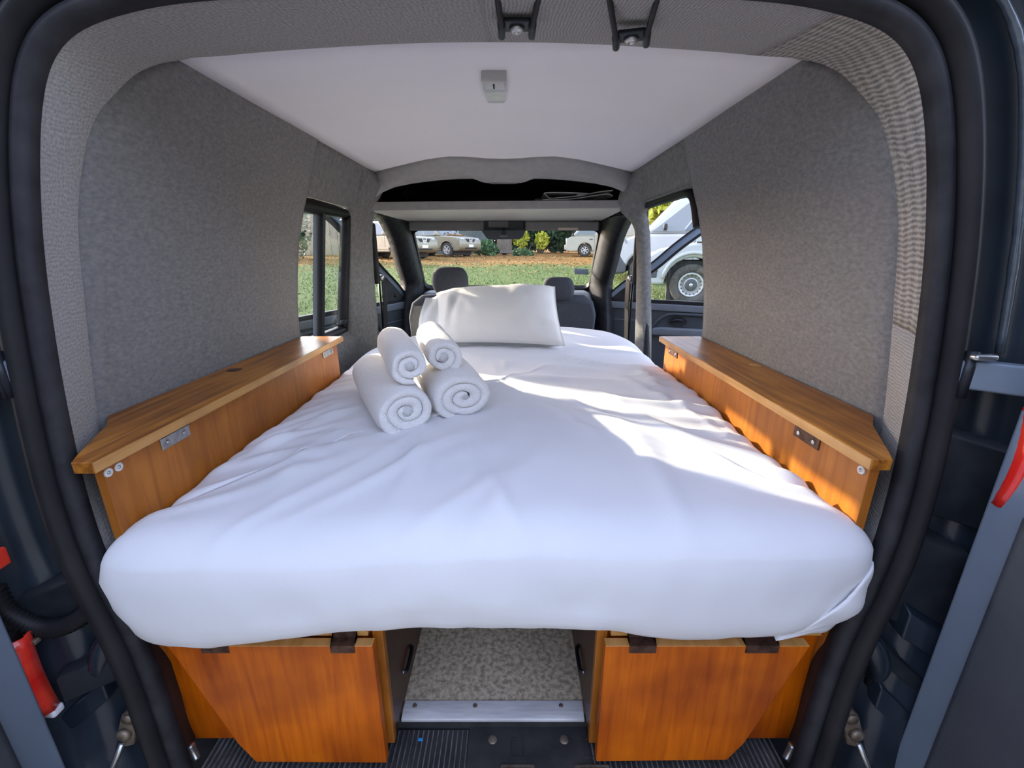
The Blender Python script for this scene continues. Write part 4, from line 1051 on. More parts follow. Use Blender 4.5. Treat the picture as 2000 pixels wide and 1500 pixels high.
# ================================================================== PILLOW
pl = thing('pillow', 'plump white pillow leaning on the mattress in front of the seats', 'pillow', (0, 1.8, 1.08))
BLc, BRc, TLc, TRc = Vector((-.285, 1.80, 1.100)), Vector((.255, 1.735, 1.100)), Vector((-.315, 2.05, 1.285)), Vector((.235, 2.03, 1.315))
nrm = (BRc - BLc).cross(TLc - BLc).normalized()
if nrm.y > 0: nrm = -nrm
def pillow_side(sg):
    rows = []
    N, M = 40, 32
    for j in range(M + 1):
        v = -1 + 2 * j / M; row = []
        for i in range(N + 1):
            u = -1 + 2 * i / N
            a, b = (u + 1) / 2, (v + 1) / 2
            # sides bow in a little between the corners
            uu = u * (1 - .035 * (1 - v * v)); vv = v * (1 - .06 * (1 - u * u))
            a, b = (uu + 1) / 2, (vv + 1) / 2
            p = BLc.lerp(BRc, a).lerp(TLc.lerp(TRc, a), b)
            th = max(0, (1 - abs(u) ** 2.6)) ** .55 * max(0, (1 - abs(v) ** 2.4)) ** .55 * (.10 if sg > 0 else .075)
            w = .008 * noise.noise(Vector((u * 2.2, v * 1.8, sg))) + .003 * noise.noise(Vector((u * 7, v * 5, sg + 4)))
            w += .012 * math.exp(-((u + .78 - .1 * v) / .05) ** 2) * (1 - abs(v)) - .010 * math.exp(-((u + .66 - .16 * v) / .05) ** 2) * (1 - abs(v))
            w += .006 * math.exp(-((u + .45 + .35 * v) / .05) ** 2) * (1 - abs(v))
            edge = min(1, (1 - max(abs(u), abs(v))) * 6)
            row.append(p + nrm * sg * (th + w * edge) - Vector((0, 0, .012 * edge * (1 if v < -.5 else 0))))
        rows.append(row)
    return rows
mb = MB().grid(pillow_side(1)).grid(pillow_side(-1))
o = put('pillow_case', mb, 'pillow_case', pl, smooth=True)
md = o.modifiers.new('w', 'WELD'); md.merge_threshold = .0008
# open hem of the case at the towel side
hem = []
for j in range(15):
    v = j / 14; row = []
    for i in range(9):
        u = i / 8
        base = BLc.lerp(TLc, lerp(.10, .98, v)) + Vector((.05, 0, 0))
        tip = BLc.lerp(TLc, lerp(.02, .80, v)) + Vector((-.055 - .02 * math.sin(v * 3 + .5), .02, .012 * v))
        p = base.lerp(tip, u) + nrm * (.035 * (1 - u * .8) * math.sin(PI * min(1, v + .1)) + .006 * math.sin(u * 9 + v * 5))
        row.append(p)
    hem.append(row)
put('hem', MB().grid(hem), 'pillow_case', pl, smooth=True, thick=.003)

# ================================================================== TOWELS
def towel(a, b, rx, rz, turns, start, label, seed, flap=0.0, cw=1, pinch=.0):
    a, b = Vector(a), Vector(b); ax = (b - a).normalized(); L = (b - a).length
    sx = ax.cross(Vector((0, 0, 1))).normalized(); sz = sx.cross(ax)
    M = int(turns * 34); K = 15
    pit = 1.0 / (turns + .30); th = pit * 1.0; start = start - cw * turns * 2 * PI
    t = thing('rolled_towel', label, 'towel', ((a.x + b.x) / 2, (a.y + b.y) / 2, min(a.z, b.z) - rz), group='rolled towels')
    def pt(k, m, side_):
        f = m / (M - 1)
        ang = start + cw * f * turns * 2 * PI
        r = pit * .05 + pit * (turns + .0) * f ** .94 + side_ * th / 2 * (1 if f > .02 else f / .02)
        r = max(r, .01)
        s_ = k / (K - 1)
        lump = 1 + .12 * noise.noise(Vector((math.cos(ang) * 1.2 + seed, math.sin(ang) * 1.2, s_ * 2 + r))) 
        shr = 1 - .07 * (max(0, abs(s_ - .5) * 2 - .8) / .2) ** 2 if side_ > 0 and f > (turns - 1) / turns else 1
        x = math.cos(ang) * r * rx * lump * shr; z = math.sin(ang) * r * rz * lump * shr
        if pinch: z += pinch * x * x / rx
        z = max(z, -rz * .93)
        # ends: inner turns sit slightly deeper, with irregular edge
        e0 = .010 * (1 - r) * math.cos(seed) + .006 * noise.noise(Vector((ang * .7, r * 5, seed))) + .012 * (1 - min(1, r)) 
        e1 = -.010 + .008 * noise.noise(Vector((ang * .7, r * 5, seed + 9)))
        y = lerp(e0, L + e1, s_)
        return a + sx * x + sz * z + ax * y
    O_ = [[pt(k, m, 1) for m in range(M)] for k in range(K)]
    I_ = [[pt(k, m, -1) for m in range(M)] for k in range(K)]
    mb = MB().grid(O_).grid(I_)
    # rounded end strips
    for k, sg in ((0, -1), (K - 1, 1)):
        mid = [(p + q) / 2 + ax * sg * th * min(rx, rz) * .38 for p, q in zip(O_[k], I_[k])]
        q1 = [p.lerp(q, .12) + ax * sg * th * min(rx, rz) * .28 for p, q in zip(O_[k], I_[k])]
        q3 = [p.lerp(q, .88) + ax * sg * th * min(rx, rz) * .28 for p, q in zip(O_[k], I_[k])]
        mb.grid([O_[k], q1, mid, q3, I_[k]])
    mb.grid([[O_[k][-1] for k in range(K)], [I_[k][-1] for k in range(K)]])
    o = put('roll', mb, 'terry', t, smooth=True)
    w_ = o.modifiers.new('w', 'WELD'); w_.merge_threshold = .0003
    # folded-in starting edge, coloured darker for the shade inside the roll
    put('folded_core', MB().tube([a + ax * .003, b - ax * .006], min(rx, rz) * pit * .62, 10), 'terry_shaded', t, smooth=True)
    if flap:
        # loose end lying along the bed
        rows = []
        for k in range(K):
            s_ = k / (K - 1); base = a + ax * lerp(.004, L - .01, s_) - sz * rz * .93
            rows.append([base + sx * cw * d * -1 * 1.0 + sz * (h + .002 * noise.noise(Vector((d * 40, s_ * 9, 3)))) for d, h in ((-.01, .004), (.02, .012), (.045, .018), (flap * .8, .020), (flap, .014), (flap * 1.02, .004), (flap * .8, .0), (.03, .0))])
        put('loose_end', MB().grid(rows), 'terry', t, smooth=True, thick=.004)
    return t
towel((-.203, .945, 1.112), (-.375, 1.285, 1.122), .074, .062, 2.5, R(-95), 'large rolled white towel lying lowest beside the loose towel end, on the locker side', 1.3)
towel((-.083, 1.035, 1.118), (-.19, 1.345, 1.124), .082, .064, 2.6, R(-110), 'large rolled white towel with a loose end, lying on the sheet', 4.1, flap=.085, cw=1)
towel((-.196, .968, 1.216), (-.313, 1.265, 1.222), .049, .046, 2.1, R(-80), 'small rolled white towel on top of the pile, over the lowest roll without loose end', 7.7)
towel((-.137, 1.085, 1.208), (-.225, 1.355, 1.218), .052, .050, 2.1, R(-100), 'small rolled white towel on top of the pile, next to the pillow', 11.2, cw=-1)

# ================================================================== CEILING LAMP AND HEADER BRACKETS
lp = thing('ceiling_lamp', 'small grey interior lamp with clear lens on the white ceiling', 'lamp', (0, 1.14, 1.828))
put('housing', MB().add([(-.0265, 1.055, 1.834), (.0265, 1.055, 1.834), (.0265, 1.055, 1.808), (-.0265, 1.055, 1.812), (-.0265, 1.068, 1.834), (.0265, 1.068, 1.834), (.0265, 1.064, 1.808), (-.0265, 1.064, 1.808)], [(0, 1, 2, 3), (4, 7, 6, 5), (0, 4, 5, 1), (1, 5, 6, 2), (2, 6, 7, 3), (3, 7, 4, 0)]), 'lamp_body', lp, bevel=.003)
rows = []
for y, w, h in ((1.060, .0258, .025), (1.10, .0260, .026), (1.102, .0260, .031), (1.16, .025, .030), (1.20, .0235, .024), (1.228, .021, .016), (1.240, .019, .004)):
    rows.append([(-w, y, 1.834), (-w, y, 1.834 - h * .8), (-w * .8, y, 1.834 - h), (w * .8, y, 1.834 - h), (w, y, 1.834 - h * .8), (w, y, 1.834)])
ln_ = put('lens', MB().grid(rows).add(rows[-1], [(0, 1, 2, 3, 4, 5)]), 'lamp_lens', lp, smooth=False)
put('switch', rb((-.001, 1.082, 1.8085), (.0035, .024, .004), .0012), 'plastic_black', ln_, smooth=True)
def header_bracket(x, y, z, rz, tops, label):
    t = thing('header_bracket', label, 'bracket', (x, y, z), rz, group='black brackets on the header')
    put('plate', rb((0, 0, 0), (.040, .032, .006), .002), 'dark_metal', t, smooth=True, local=True)
    put('bolt', MB().lathe([(.0115, 0), (.0105, -.004), (.006, -.0065), (.0035, -.0062), (.003, -.0045), (0, -.0045)], (0, .002, -.003), (0, 0, 1), 18), 'bright_metal', t, smooth=True, local=True)
    for s_, tp in zip((-1, 1), tops):
        put('socket', rb((s_ * .0225, .005, -.004), (.011, .042, .013), .005), 'dark_metal', t, smooth=True, local=True)
        put('rod', MB().tube(catmull([(s_ * .0225, .005, -.005), (s_ * .0225, -.018, -.006), tuple(lerp(a_, b_, .35) for a_, b_ in zip((s_ * .0225, -.018, -.006), tp)), tp], 5), .0042, 8), 'plastic_black', t, smooth=True, local=True)
header_bracket(.045, .752, 1.782, 0, [(-.028, -.10, .004), (.03, -.10, .004)], 'black bolted bracket with two rods on the header, nearer the ceiling lamp')
header_bracket(.216, .772, 1.777, R(-14), [(-.03, -.12, .004), (.034, -.12, .004)], 'black bolted bracket with two splayed rods on the header, nearer the ribbed carpet corner')

# ================================================================== OUTDOORS: VEHICLES
def arch(xw, zc, r, z0, n=10):
    a0 = math.asin(max(-1, min(1, (z0 - zc) / r)))
    return [(xw + r * math.cos(a), zc + r * math.sin(a)) for a in [a0 + (PI - 2 * a0) * k / n for k in range(n + 1)]]
def vehicle(name, label, cat, loc, heading, S):
    """local X forward, Y towards the vehicle's left, Z up"""
    t = thing(name, label, cat, loc, heading, group=S.get('group'))
    W = S['w']; h = W / 2
    z0 = S['sill']
    poly = [(S['rear'], z0 + .08), (S['rear'] - .03, z0 + .25), (S['rear'], S['belt'] - .05), (S['rear'] + .03, S['belt'])]
    poly += S['hood']                                   # belt front -> nose -> bottom front
    poly += [p for p in arch(S['wf'], S['wr'], S['ar'], z0)]
    poly += [p for p in arch(S['wb'], S['wr'], S['ar'], z0)]
    body = put('body', MB().prism(poly, 'y', -h, h), S['paint'], t, local=True, bevel=S.get('bev', .05), seg=3, angle=70)
    # wheel wells
    for xw in (S['wf'], S['wb']): put('wheel_well', MB().box((xw, 0, S['wr'] + .06), (S['ar'] * 1.7, W - .36, S['ar'] * 1.5)), 'car_dark', t, local=True)
    # greenhouse frustum
    bx0, bx1, rx0, rx1 = S['gh']; zb, zr = S['belt'] - .01, S['roof']; hb, hr = h - .03, h - S['tumble']
    def gp(s, tt, sd): return Vector((lerp(lerp(bx0, bx1, s), lerp(rx0, rx1, s), tt), sd * lerp(hb, hr, tt), lerp(zb, zr, tt)))
    vs = [gp(0, 0, -1), gp(1, 0, -1), gp(1, 0, 1), gp(0, 0, 1), gp(0, 1, -1), gp(1, 1, -1), gp(1, 1, 1), gp(0, 1, 1)]
    rf = put('cabin', MB().add(vs, [(3, 2, 1, 0), (4, 5, 6, 7), (0, 1, 5, 4), (1, 2, 6, 5), (2, 3, 7, 6), (3, 0, 4, 7)]), S['paint'], t, local=True, bevel=S.get('rb', .07), seg=3)
    for sd in (-1, 1):
        nrm_ = Vector((0, sd * (zr - zb), hb - hr)).normalized()
        for q in S['side']:
            gm = q[4] if len(q) > 4 else S.get('glass', 'car_glass')
            pts = [gp(q[0], q[2], sd), gp(q[1], q[2], sd), gp(q[1] - q[5] if len(q) > 5 else q[1], q[3], sd), gp(q[0], q[3], sd)]
            put('window', MB().add([p + nrm_ * .006 for p in pts] + [p - nrm_ * .02 for p in pts], [(0, 1, 2, 3), (7, 6, 5, 4), (0, 4, 5, 1), (1, 5, 6, 2), (2, 6, 7, 3), (3, 7, 4, 0)]), gm, t, local=True)
        for (xa, xb_, za, zb2) in S.get('seams', []):
            put('door_seam', MB().span((xa, sd * (h - .004), za), (xb_, sd * (h + .003), zb2)), S.get('seamm', 'car_dark'), t, local=True)
        for (xh, zh) in S.get('handles', []):
            put('door_handle', rb((xh, sd * (h + .008), zh), (.16, .025, .03), .008), S.get('handlem', S['paint']), t, local=True, smooth=True)
        for xm, zm in S.get('mirror', []):
            put('wing_mirror', rb((xm, sd * (h + .10), zm), (.10, .20, .15), .04), S.get('mirrorm', S['paint']), t, local=True, smooth=True)
    # windscreen
    def fp_(u, tt): return Vector((lerp(bx1, rx1, tt), lerp(-lerp(hb, hr, tt), lerp(hb, hr, tt), u), lerp(zb, zr, tt)))
    nf = Vector((zr - zb, 0, bx1 - rx1)).normalized()
    pts = [fp_(.06, .06), fp_(.94, .06), fp_(.93, .90), fp_(.07, .90)]
    put('windscreen', MB().add([p + nf * .006 for p in pts] + [p - nf * .02 for p in pts], [(0, 1, 2, 3), (7, 6, 5, 4), (0, 4, 5, 1), (1, 5, 6, 2), (2, 6, 7, 3), (3, 7, 4, 0)]), S.get('glass', 'car_glass'), t, local=True)
    # wheels
    for xw in (S['wf'], S['wb']):
        for sd in (-1, 1):
            c = (xw, sd * (h - .13), S['wr']); r = S['wr']; axv = (0, sd, 0)
            w = put('wheel', MB().lathe([(r * .60, -.10), (r * .93, -.11), (r, -.07), (r, .07), (r * .95, .10), (r * .64, .115), (r * .60, .09)], c, axv, 32), 'tyre', t, local=True, smooth=True)
            wheel_face(w, c, sd, r, S['rimkind'])
    for f in S.get('extra', []): f(t, S)
    return t
def wheel_face(w, c, sd, r, kind):
    cx, cy, cz = c; axv = (0, sd, 0)
    if kind == 'steel':
        put('rim', MB().lathe([(r * .60, .10), (r * .57, .112), (r * .52, .105), (r * .44, .088), (r * .34, .098), (r * .30, .105), (0.001, .105)], c, axv, 36), 'rim', w, local=True, smooth=True)
        for k in range(16):
            a = 2 * PI * k / 16; rot = Matrix.Rotation(a, 3, 'Y')
            p = rot @ Vector((r * .475, 0, 0))
            put('rim_slot', MB().box((cx + p.x, cy + sd * .097, cz + p.z), (r * .075, .012, r * .055), rot), 'car_dark', w, local=True)
        put('hub_cap', MB().lathe([(r * .30, .10), (r * .29, .118), (r * .2, .124), (0.001, .126)], c, axv, 24), 'car_grey', w, local=True, smooth=True)
        put('hub_badge', MB().lathe([(r * .085, .124), (r * .08, .131), (0.001, .132)], c, axv, 16), 'rim', w, local=True, smooth=True)
    else:
        put('rim_dark', MB().lathe([(r * .60, .06), (0.001, .06)], c, axv, 28), 'car_dark', w, local=True)
        put('rim_ring', MB().lathe([(r * .61, .09), (r * .60, .112), (r * .54, .112), (r * .53, .08)], c, axv, 28), 'rim', w, local=True, smooth=True)
        for k in range(kind):
            a = 2 * PI * k / kind + .3; rot = Matrix.Rotation(a, 3, 'Y')
            p = rot @ Vector((r * .32, 0, 0))
            put('spoke', MB().box((cx + p.x, cy + sd * .095, cz + p.z), (r * .50, .03, r * .17), rot), 'rim', w, local=True, bevel=.006)
        put('hub', MB().lathe([(r * .13, .08), (r * .12, .115), (0.001, .118)], c, axv, 16), 'rim', w, local=True, smooth=True)

# --- two gold SUVs
def suv_extra(t, S):
    h = S['w'] / 2
    for sd in (-1, 1):
        put('headlight', MB().add([(2.02, sd * (h + .004), .93), (2.17, sd * (h - .16), .92), (2.19, sd * (h - .40), .90), (2.215, sd * (h - .38), .76), (2.20, sd * (h - .10), .77), (2.06, sd * (h + .006), .84), (1.9, sd * (h - .3), .84)], [(0, 1, 4, 5), (1, 2, 3, 4), (6, 2, 1, 0), (6, 5, 4, 3), (6, 3, 2), (6, 0, 5)]), 'headlamp', t, local=True)
        put('fog_light', rb((2.19, sd * .60, .50), (.08, .17, .09), .02), 'car_dark', t, local=True, smooth=True)
        put('sill_strip', MB().span((-.85, sd * (h - .01), .42), (.85, sd * (h + .025), .52)), S['paint'], t, local=True, bevel=.012)
        put('arch_lip', MB().tube([(x, sd * (h + .005), z) for x, z in arch(S['wf'], S['wr'], S['ar'] + .01, .42, 12)], .022, 8), S['paint'], t, local=True, smooth=True)
        put('roof_rail', MB().tube([(-1.6, sd * .56, 1.70), (-1.4, sd * .57, 1.745), (-.3, sd * .57, 1.745), (-.05, sd * .56, 1.69)], .022, 8), 'car_dark', t, local=True, smooth=True)
    g = put('grille', MB().prism([(-.36, .88), (.36, .88), (.30, .74), (.08, .70), (-.08, .70), (-.30, .74)], 'x', 2.13, 2.222), 'car_dark', t, local=True)
    put('grille_bar', MB().prism([(-.16, .89), (-.10, .89), (-.05, .76), (.05, .76), (.10, .89), (.16, .89), (.09, .70), (-.09, .70)], 'x', 2.20, 2.234), 'rim', g, local=True)
    put('badge', MB().lathe([(.06, 0), (.055, .012), (0.001, .014)], (2.234, 0, .80), (1, 0, 0), 18), 'rim', g, local=True, smooth=True)
    put('bumper_intake', rb((2.215, 0, .46), (.05, 1.0, .13), .02), 'car_dark', t, local=True, smooth=True)
    put('licence_plate', rb((2.245, 0, .545), (.02, .38, .13), .008), 'plate', t, local=True, smooth=True)
SUV = dict(w=1.77, rear=-2.2, sill=.30, belt=1.03, wf=1.31, wb=-1.31, wr=.35, ar=.43, paint='car_gold', bev=.06, rimkind=5, tumble=.20,
           hood=[(.98, 1.03), (1.15, 1.05), (1.75, 1.0), (2.05, .95), (2.2, .86), (2.235, .66), (2.25, .50), (2.2, .33), (1.9, .28)],
           gh=(-2.17, 1.0, -1.85, .12), roof=1.68, side=[(.06, .30, .10, .84), (.34, .60, .08, .86), (.63, .93, .08, .86, 'car_glass', .045)],
           seams=[(.60, .612, .45, 1.03), (-.32, -.308, .45, 1.03), (-1.0, -.988, .75, 1.03)], handles=[(-.16, .90), (-1.0, .92)], mirror=[(.72, 1.12)], extra=[suv_extra], group='pair of gold SUVs')
def place(hd, wheel_xy, wf, hw):
    """vehicle origin so that its near front wheel stands at wheel_xy"""
    c, s_ = math.cos(hd), math.sin(hd)
    return c, s_
def origin(hd, wx_, wy_, lx, ly):
    c, s_ = math.cos(hd), math.sin(hd)
    return (wx_ - (c * lx - s_ * ly), wy_ - (s_ * lx + c * ly))
hd1 = R(-33)
ox, oy = origin(hd1, -5.08, 20.5, 1.31, -.76)
vehicle('suv', 'gold SUV seen beside the windscreen pillar, front end behind the pillar', 'car', (ox, oy, gh(ox, oy) + .0), hd1, SUV)
hd2 = R(-33)
ox, oy = origin(hd2, -3.28, 23.6, 1.31, -.76)
SUV2 = dict(SUV)
s2 = vehicle('suv', 'gold SUV seen whole-nosed through the windscreen with leaves on its bonnet', 'car', (ox, oy, gh(ox, oy) - .02), hd2, SUV2)
mb = MB()
for i in range(160):
    p = Vector((random.gauss(1.15, .16), random.uniform(-.6, .6), 0)); p.z = 1.055 + max(0, (1.05 - p.x)) * .6 + random.uniform(0, .05)
    mb.box(p, (.07, .06, .008), Matrix.Rotation(random.uniform(0, 6), 3, 'Z') @ Matrix.Rotation(random.uniform(-.6, .6), 3, 'X'))
lv = put('fallen_leaves', mb, 'fallen'); lv.location = (ox, oy, gh(ox, oy) - .02); lv.rotation_euler = (0, 0, hd2)
tag(lv, 'orange leaves lying along the bottom of the SUV windscreen', 'leaves', kind='stuff')

# --- cream minivan
def mini_extra(t, S):
    h = S['w'] / 2
    for sd in (-1, 1):
        put('headlight', rb((2.27, sd * .62, .83), (.10, .26, .18), .03), 'headlamp', t, local=True, smooth=True)
        put('side_panel_upper', rb((-.25, sd * (h - .045), 1.33), (1.5, .02, .40), .008), 'car_white', t, local=True, smooth=True)
        put('side_panel_lower', rb((-.15, sd * (h + .006), .68), (1.5, .02, .46), .03), 'car_white', t, local=True, smooth=True)
    put('bumper', rb((2.30, 0, .46), (.14, S['w'] - .06, .26), .05), 'car_cream', t, local=True, smooth=True)
    put('grille', rb((2.29, 0, .83), (.04, .8, .13), .02), 'car_dark', t, local=True, smooth=True)
MINI = dict(w=1.69, rear=-2.3, sill=.27, belt=1.0, wf=1.30, wb=-1.1, wr=.31, ar=.37, paint='car_cream', bev=.05, rimkind=6, tumble=.12,
            hood=[(1.98, 1.0), (2.06, .98), (2.28, .86), (2.30, .6), (2.30, .30), (2.1, .26)], gh=(-2.27, 2.0, -2.2, 1.22), roof=1.96,
            side=[(.74, .975, .07, .80, 'car_glass', .06)], seams=[(.82, .832, .3, 1.0), (-1.15, -1.138, .3, 1.0)],
            handles=[(1.0, .86), (.60, .84)], handlem='car_dark', mirror=[(1.94, 1.08)], mirrorm='car_dark', extra=[mini_extra])
hd = R(173)
ox, oy = origin(hd, 3.87, 24.0, 1.30, .72)
vehicle('minivan', 'cream box-shaped minivan parked beyond the windscreen', 'van', (ox, oy, gh(ox, oy)), hd, MINI)

# --- white panel van
def panel_extra(t, S):
    h = S['w'] / 2
    put('bumper', MB().prism([(2.30, .26), (2.62, .22), (2.80, .34), (2.83, .62), (2.72, .86), (2.55, .93), (2.44, .70), (2.30, .50)], 'y', -h - .015, h + .015), 'car_grey', t, local=True, bevel=.06, seg=3)
    for sd in (-1, 1):
        put('fog_light', rb((2.80, sd * .70, .47), (.06, .24, .13), .03), 'headlamp', t, local=True, smooth=True)
        put('headlight', MB().add([(2.35, sd * (h - .0), 1.16), (2.68, sd * (h - .10), .98), (2.70, sd * (h - .36), 1.0), (2.66, sd * (h - .04), .90), (2.30, sd * (h + .008), 1.02)], [(0, 1, 3, 4), (0, 2, 1), (1, 2, 3), (0, 4, 3, 2)]), 'headlamp', t, local=True)
    put('grille', rb((2.76, 0, .80), (.05, 1.1, .12), .02), 'car_dark', t, local=True, smooth=True)
    # seats and wheel glimpsed in the cab
    put('seat_back', rb((.98, .45, 1.50), (.16, .5, .6), .06), 'car_grey', t, local=True, smooth=True)
PANEL = dict(w=2.02, rear=-2.9, sill=.28, belt=1.24, wf=1.86, wb=-1.9, wr=.35, ar=.45, paint='car_white', bev=.07, rimkind='steel', tumble=.22,
             hood=[(1.95, 1.24), (2.10, 1.22), (2.62, 1.02), (2.75, .86), (2.80, .6), (2.78, .36), (2.6, .26)], gh=(-2.87, 1.98, -2.8, .98), roof=2.34, rb=.14,
             side=[(.70, .795, .06, .80, 'car_glass'), (.805, .955, .06, .80, 'car_glass_sky', .075)], seams=[(.66, .672, .35, 1.24)], handles=[(.8, 1.05)], handlem='car_dark', mirror=[(1.40, 1.40)], mirrorm='car_dark', extra=[panel_extra])
hd = R(162)
px_, py_ = origin(hd, 2.58, 12.1, 2.80, 1.0)
vehicle('panel_van', 'white panel van with dark grey bumper behind the white pickup', 'van', (px_, py_, gh(px_, 11.6) - .02), hd, PANEL)

# --- white pickup
def pick_extra(t, S):
    h = S['w'] / 2
    for sd in (-1, 1):
        put('headlight', MB().add([(2.14, sd * (h + .006), 1.06), (2.50, sd * (h - .06), .99), (2.56, sd * (h - .36), .96), (2.58, sd * (h - .34), .84), (2.50, sd * (h - .02), .82), (2.22, sd * (h + .008), .88), (2.1, sd * (h - .3), .92)], [(0, 1, 4, 5), (1, 2, 3, 4), (6, 2, 1, 0), (6, 5, 4, 3), (6, 3, 2), (6, 0, 5)]), 'headlamp', t, local=True)
        put('arch_flare', MB().tube([(x, sd * (h + .004), z) for x, z in arch(S['wf'], S['wr'] + .06, S['ar'] + .03, .50, 14)], .035, 10), S['paint'], t, local=True, smooth=True)
        put('side_badge', rb((1.62, sd * (h + .012), 1.155), (.17, .012, .03), .004), 'car_dark', t, local=True, smooth=True)
        put('badge_dot', rb((1.48, sd * (h + .012), 1.158), (.025, .012, .02), .004), 'car_grey', t, local=True, smooth=True)
        it = put('bumper_intake', rb((2.48, sd * (h - .06), .60), (.26, .16, .19), .03), 'car_grey', t, local=True, smooth=True)
        put('intake_slat', rb((2.48, sd * (h - .0), .64), (.27, .07, .03), .01), 'car_dark', it, local=True, smooth=True)
    put('grille', rb((2.60, 0, .92), (.05, 1.1, .16), .02), 'car_dark', t, local=True, smooth=True)
    put('tailgate_bed', MB().span((-2.55, -.8, 1.02), (-1.1, .8, 1.10)), 'car_dark', t, local=True)
PICK = dict(w=1.95, rear=-2.62, sill=.40, belt=1.17, wf=1.72, wb=-1.38, wr=.385, ar=.50, paint='car_white', bev=.06, rimkind='steel', tumble=.26,
            hood=[(.98, 1.17), (1.2, 1.20), (1.9, 1.13), (2.35, 1.04), (2.55, .92), (2.60, .70), (2.60, .50), (2.45, .38), (2.28, .38)], gh=(-1.05, 1.05, -.72, .22), roof=1.80,
            side=[(.06, .48, .08, .86, 'car_glass_sky'), (.52, .95, .08, .86, 'car_glass_sky', .06)], seams=[(.92, .932, .5, 1.17), (-.06, -.048, .5, 1.17)], handles=[(.10, 1.0), (-.85, 1.0)], mirror=[(.72, 1.25)], extra=[pick_extra])
hd = R(162)
ox, oy = origin(hd, 3.45, 8.5, 1.72, .90)
vehicle('pickup', 'white pickup truck with steel wheels seen through the sliding door opening', 'pickup', (ox, oy, gh(ox, 8.5) + .01), hd, PICK)

# ================================================================== OUTDOORS: HOUSE, SHED, FENCE
hs = thing('house', 'pale rendered house with red tiled eaves behind the white panel van', 'house', (9, 30, gh(9, 28)))
hz = gh(9, 28)
put('wall', MB().span((5.2, 27.5, hz - .3), (16, 34, 3.05)), 'house_wall', hs)
put('roof', MB().prism([(26.9, 3.0), (26.9, 3.16), (30.7, 5.2), (34.6, 3.16), (34.6, 3.0)], 'x', 4.7, 16.5), 'roof_tile', hs, bevel=.03)
wd = put('window', MB().span((6.45, 27.42, 2.05), (7.55, 27.5, 2.9)), 'car_white', hs, bevel=.01)
for xa in (6.52, 7.03):
    for za in (2.11, 2.51): put('pane', MB().span((xa, 27.40, za), (xa + .46, 27.43, za + .34)), 'car_glass_sky', wd)
sd_ = thing('shed', 'grey-green gabled shelter behind the SUV nose', 'shed', (-2.9, 31, gh(-3, 31)))
g0 = gh(-3, 31)
put('front_gable', MB().prism([(-2.55, g0 - .1), (-1.05, g0 - .1), (-1.25, g0 + 1.1), (-1.8, g0 + 1.85), (-2.35, g0 + 1.1)], 'y', 29.9, 30.0), 'tent', sd_)
put('side_wall', MB().prism([(-6.6, g0 - .1), (-2.5, g0 - .1), (-2.3, g0 + 1.15), (-1.8, g0 + 1.95), (-5.9, g0 + 1.95), (-6.4, g0 + 1.15)], 'y', 30.0, 31.6), 'tent', sd_, bevel=.03)
put('base', MB().span((-2.6, 29.8, g0 - .15), (-.9, 29.9, g0 + .05)), 'bark', sd_)
tag(put('pole', MB().tube([(-3.15, 27.2, gh(-3.15, 27.2) - .1), (-3.15, 27.2, 4.2)], .025, 8), 'plate', smooth=True), 'thin pale pole standing behind the SUV bonnet', 'pole')
# fence posts and wall seen through the side window
fw = thing('board_fence', 'pale weathered board fence seen through the side window', 'fence', (-11.5, 27, gh(-11, 26)))
for i in range(12):
    put('board', MB().span((-14.0 + i * .42, 27.0, gh(-11, 27) - .2), (-13.6 + i * .42, 27.06 + .02 * (i % 2), gh(-11, 27) + 2.6)), 'fence_wood', fw, bevel=.01)
tag(put('post', MB().tube([(-9.15, 21.5, gh(-9, 21.5) - .1), (-9.15, 21.5, gh(-9, 21.5) + 1.6)], .06, 8), 'plate', smooth=True), 'pale slim post on the lawn in the side window', 'post')

# ================================================================== OUTDOORS: TREES AND PLANTS
def leafcloud(blobs, n, size, seed):
    rnd = random.Random(seed); mb = MB()
    for (c, r) in blobs:
        for i in range(n):
            d = Vector((rnd.gauss(0, 1), rnd.gauss(0, 1), rnd.gauss(0, 1))).normalized() * (rnd.random() ** .4)
            p = Vector(c) + Vector((d.x * r[0], d.y * r[1], d.z * r[2]))
            a = Vector((rnd.gauss(0, 1), rnd.gauss(0, 1), rnd.gauss(0, .6))).normalized(); b = a.orthogonal().normalized()
            b = (Matrix.Rotation(rnd.uniform(0, 6.3), 3, a) @ b); s_ = size * rnd.uniform(.6, 1.4); k = a.cross(b)
            mb.add([p - b * s_ * .5, p + k * s_ * .28, p + b * s_ * .5, p - k * s_ * .28], [(0, 1, 2, 3)])
    return mb
def branchy(base, tips, r):
    mb = MB()
    for tp in tips:
        b = Vector(base); e = Vector(tp); m_ = b.lerp(e, .5) + Vector((random.uniform(-.2, .2), random.uniform(-.2, .2), .15))
        mb.tube(catmull([b, m_, e], 4), [r * (1 - .09 * i) for i in range(9)], 6)
    return mb
def tree(name, label, cat, x, y, blobs, n, size, m, seed, trunk_r=.12, group=None, stems=3):
    z = gh(x, y); t = thing(name, label, cat, (x, y, z), group=group)
    put('foliage', leafcloud([((x + c[0], y + c[1], z + c[2]), r) for c, r in blobs], n, size, seed), m, t, recalc=False)
    random.seed(seed)
    put('stem', branchy((x, y, z - .1), [(x + c[0] * .8, y + c[1] * .8, z + c[2]) for c, r in blobs[:stems]], trunk_r), 'bark', t, smooth=True)
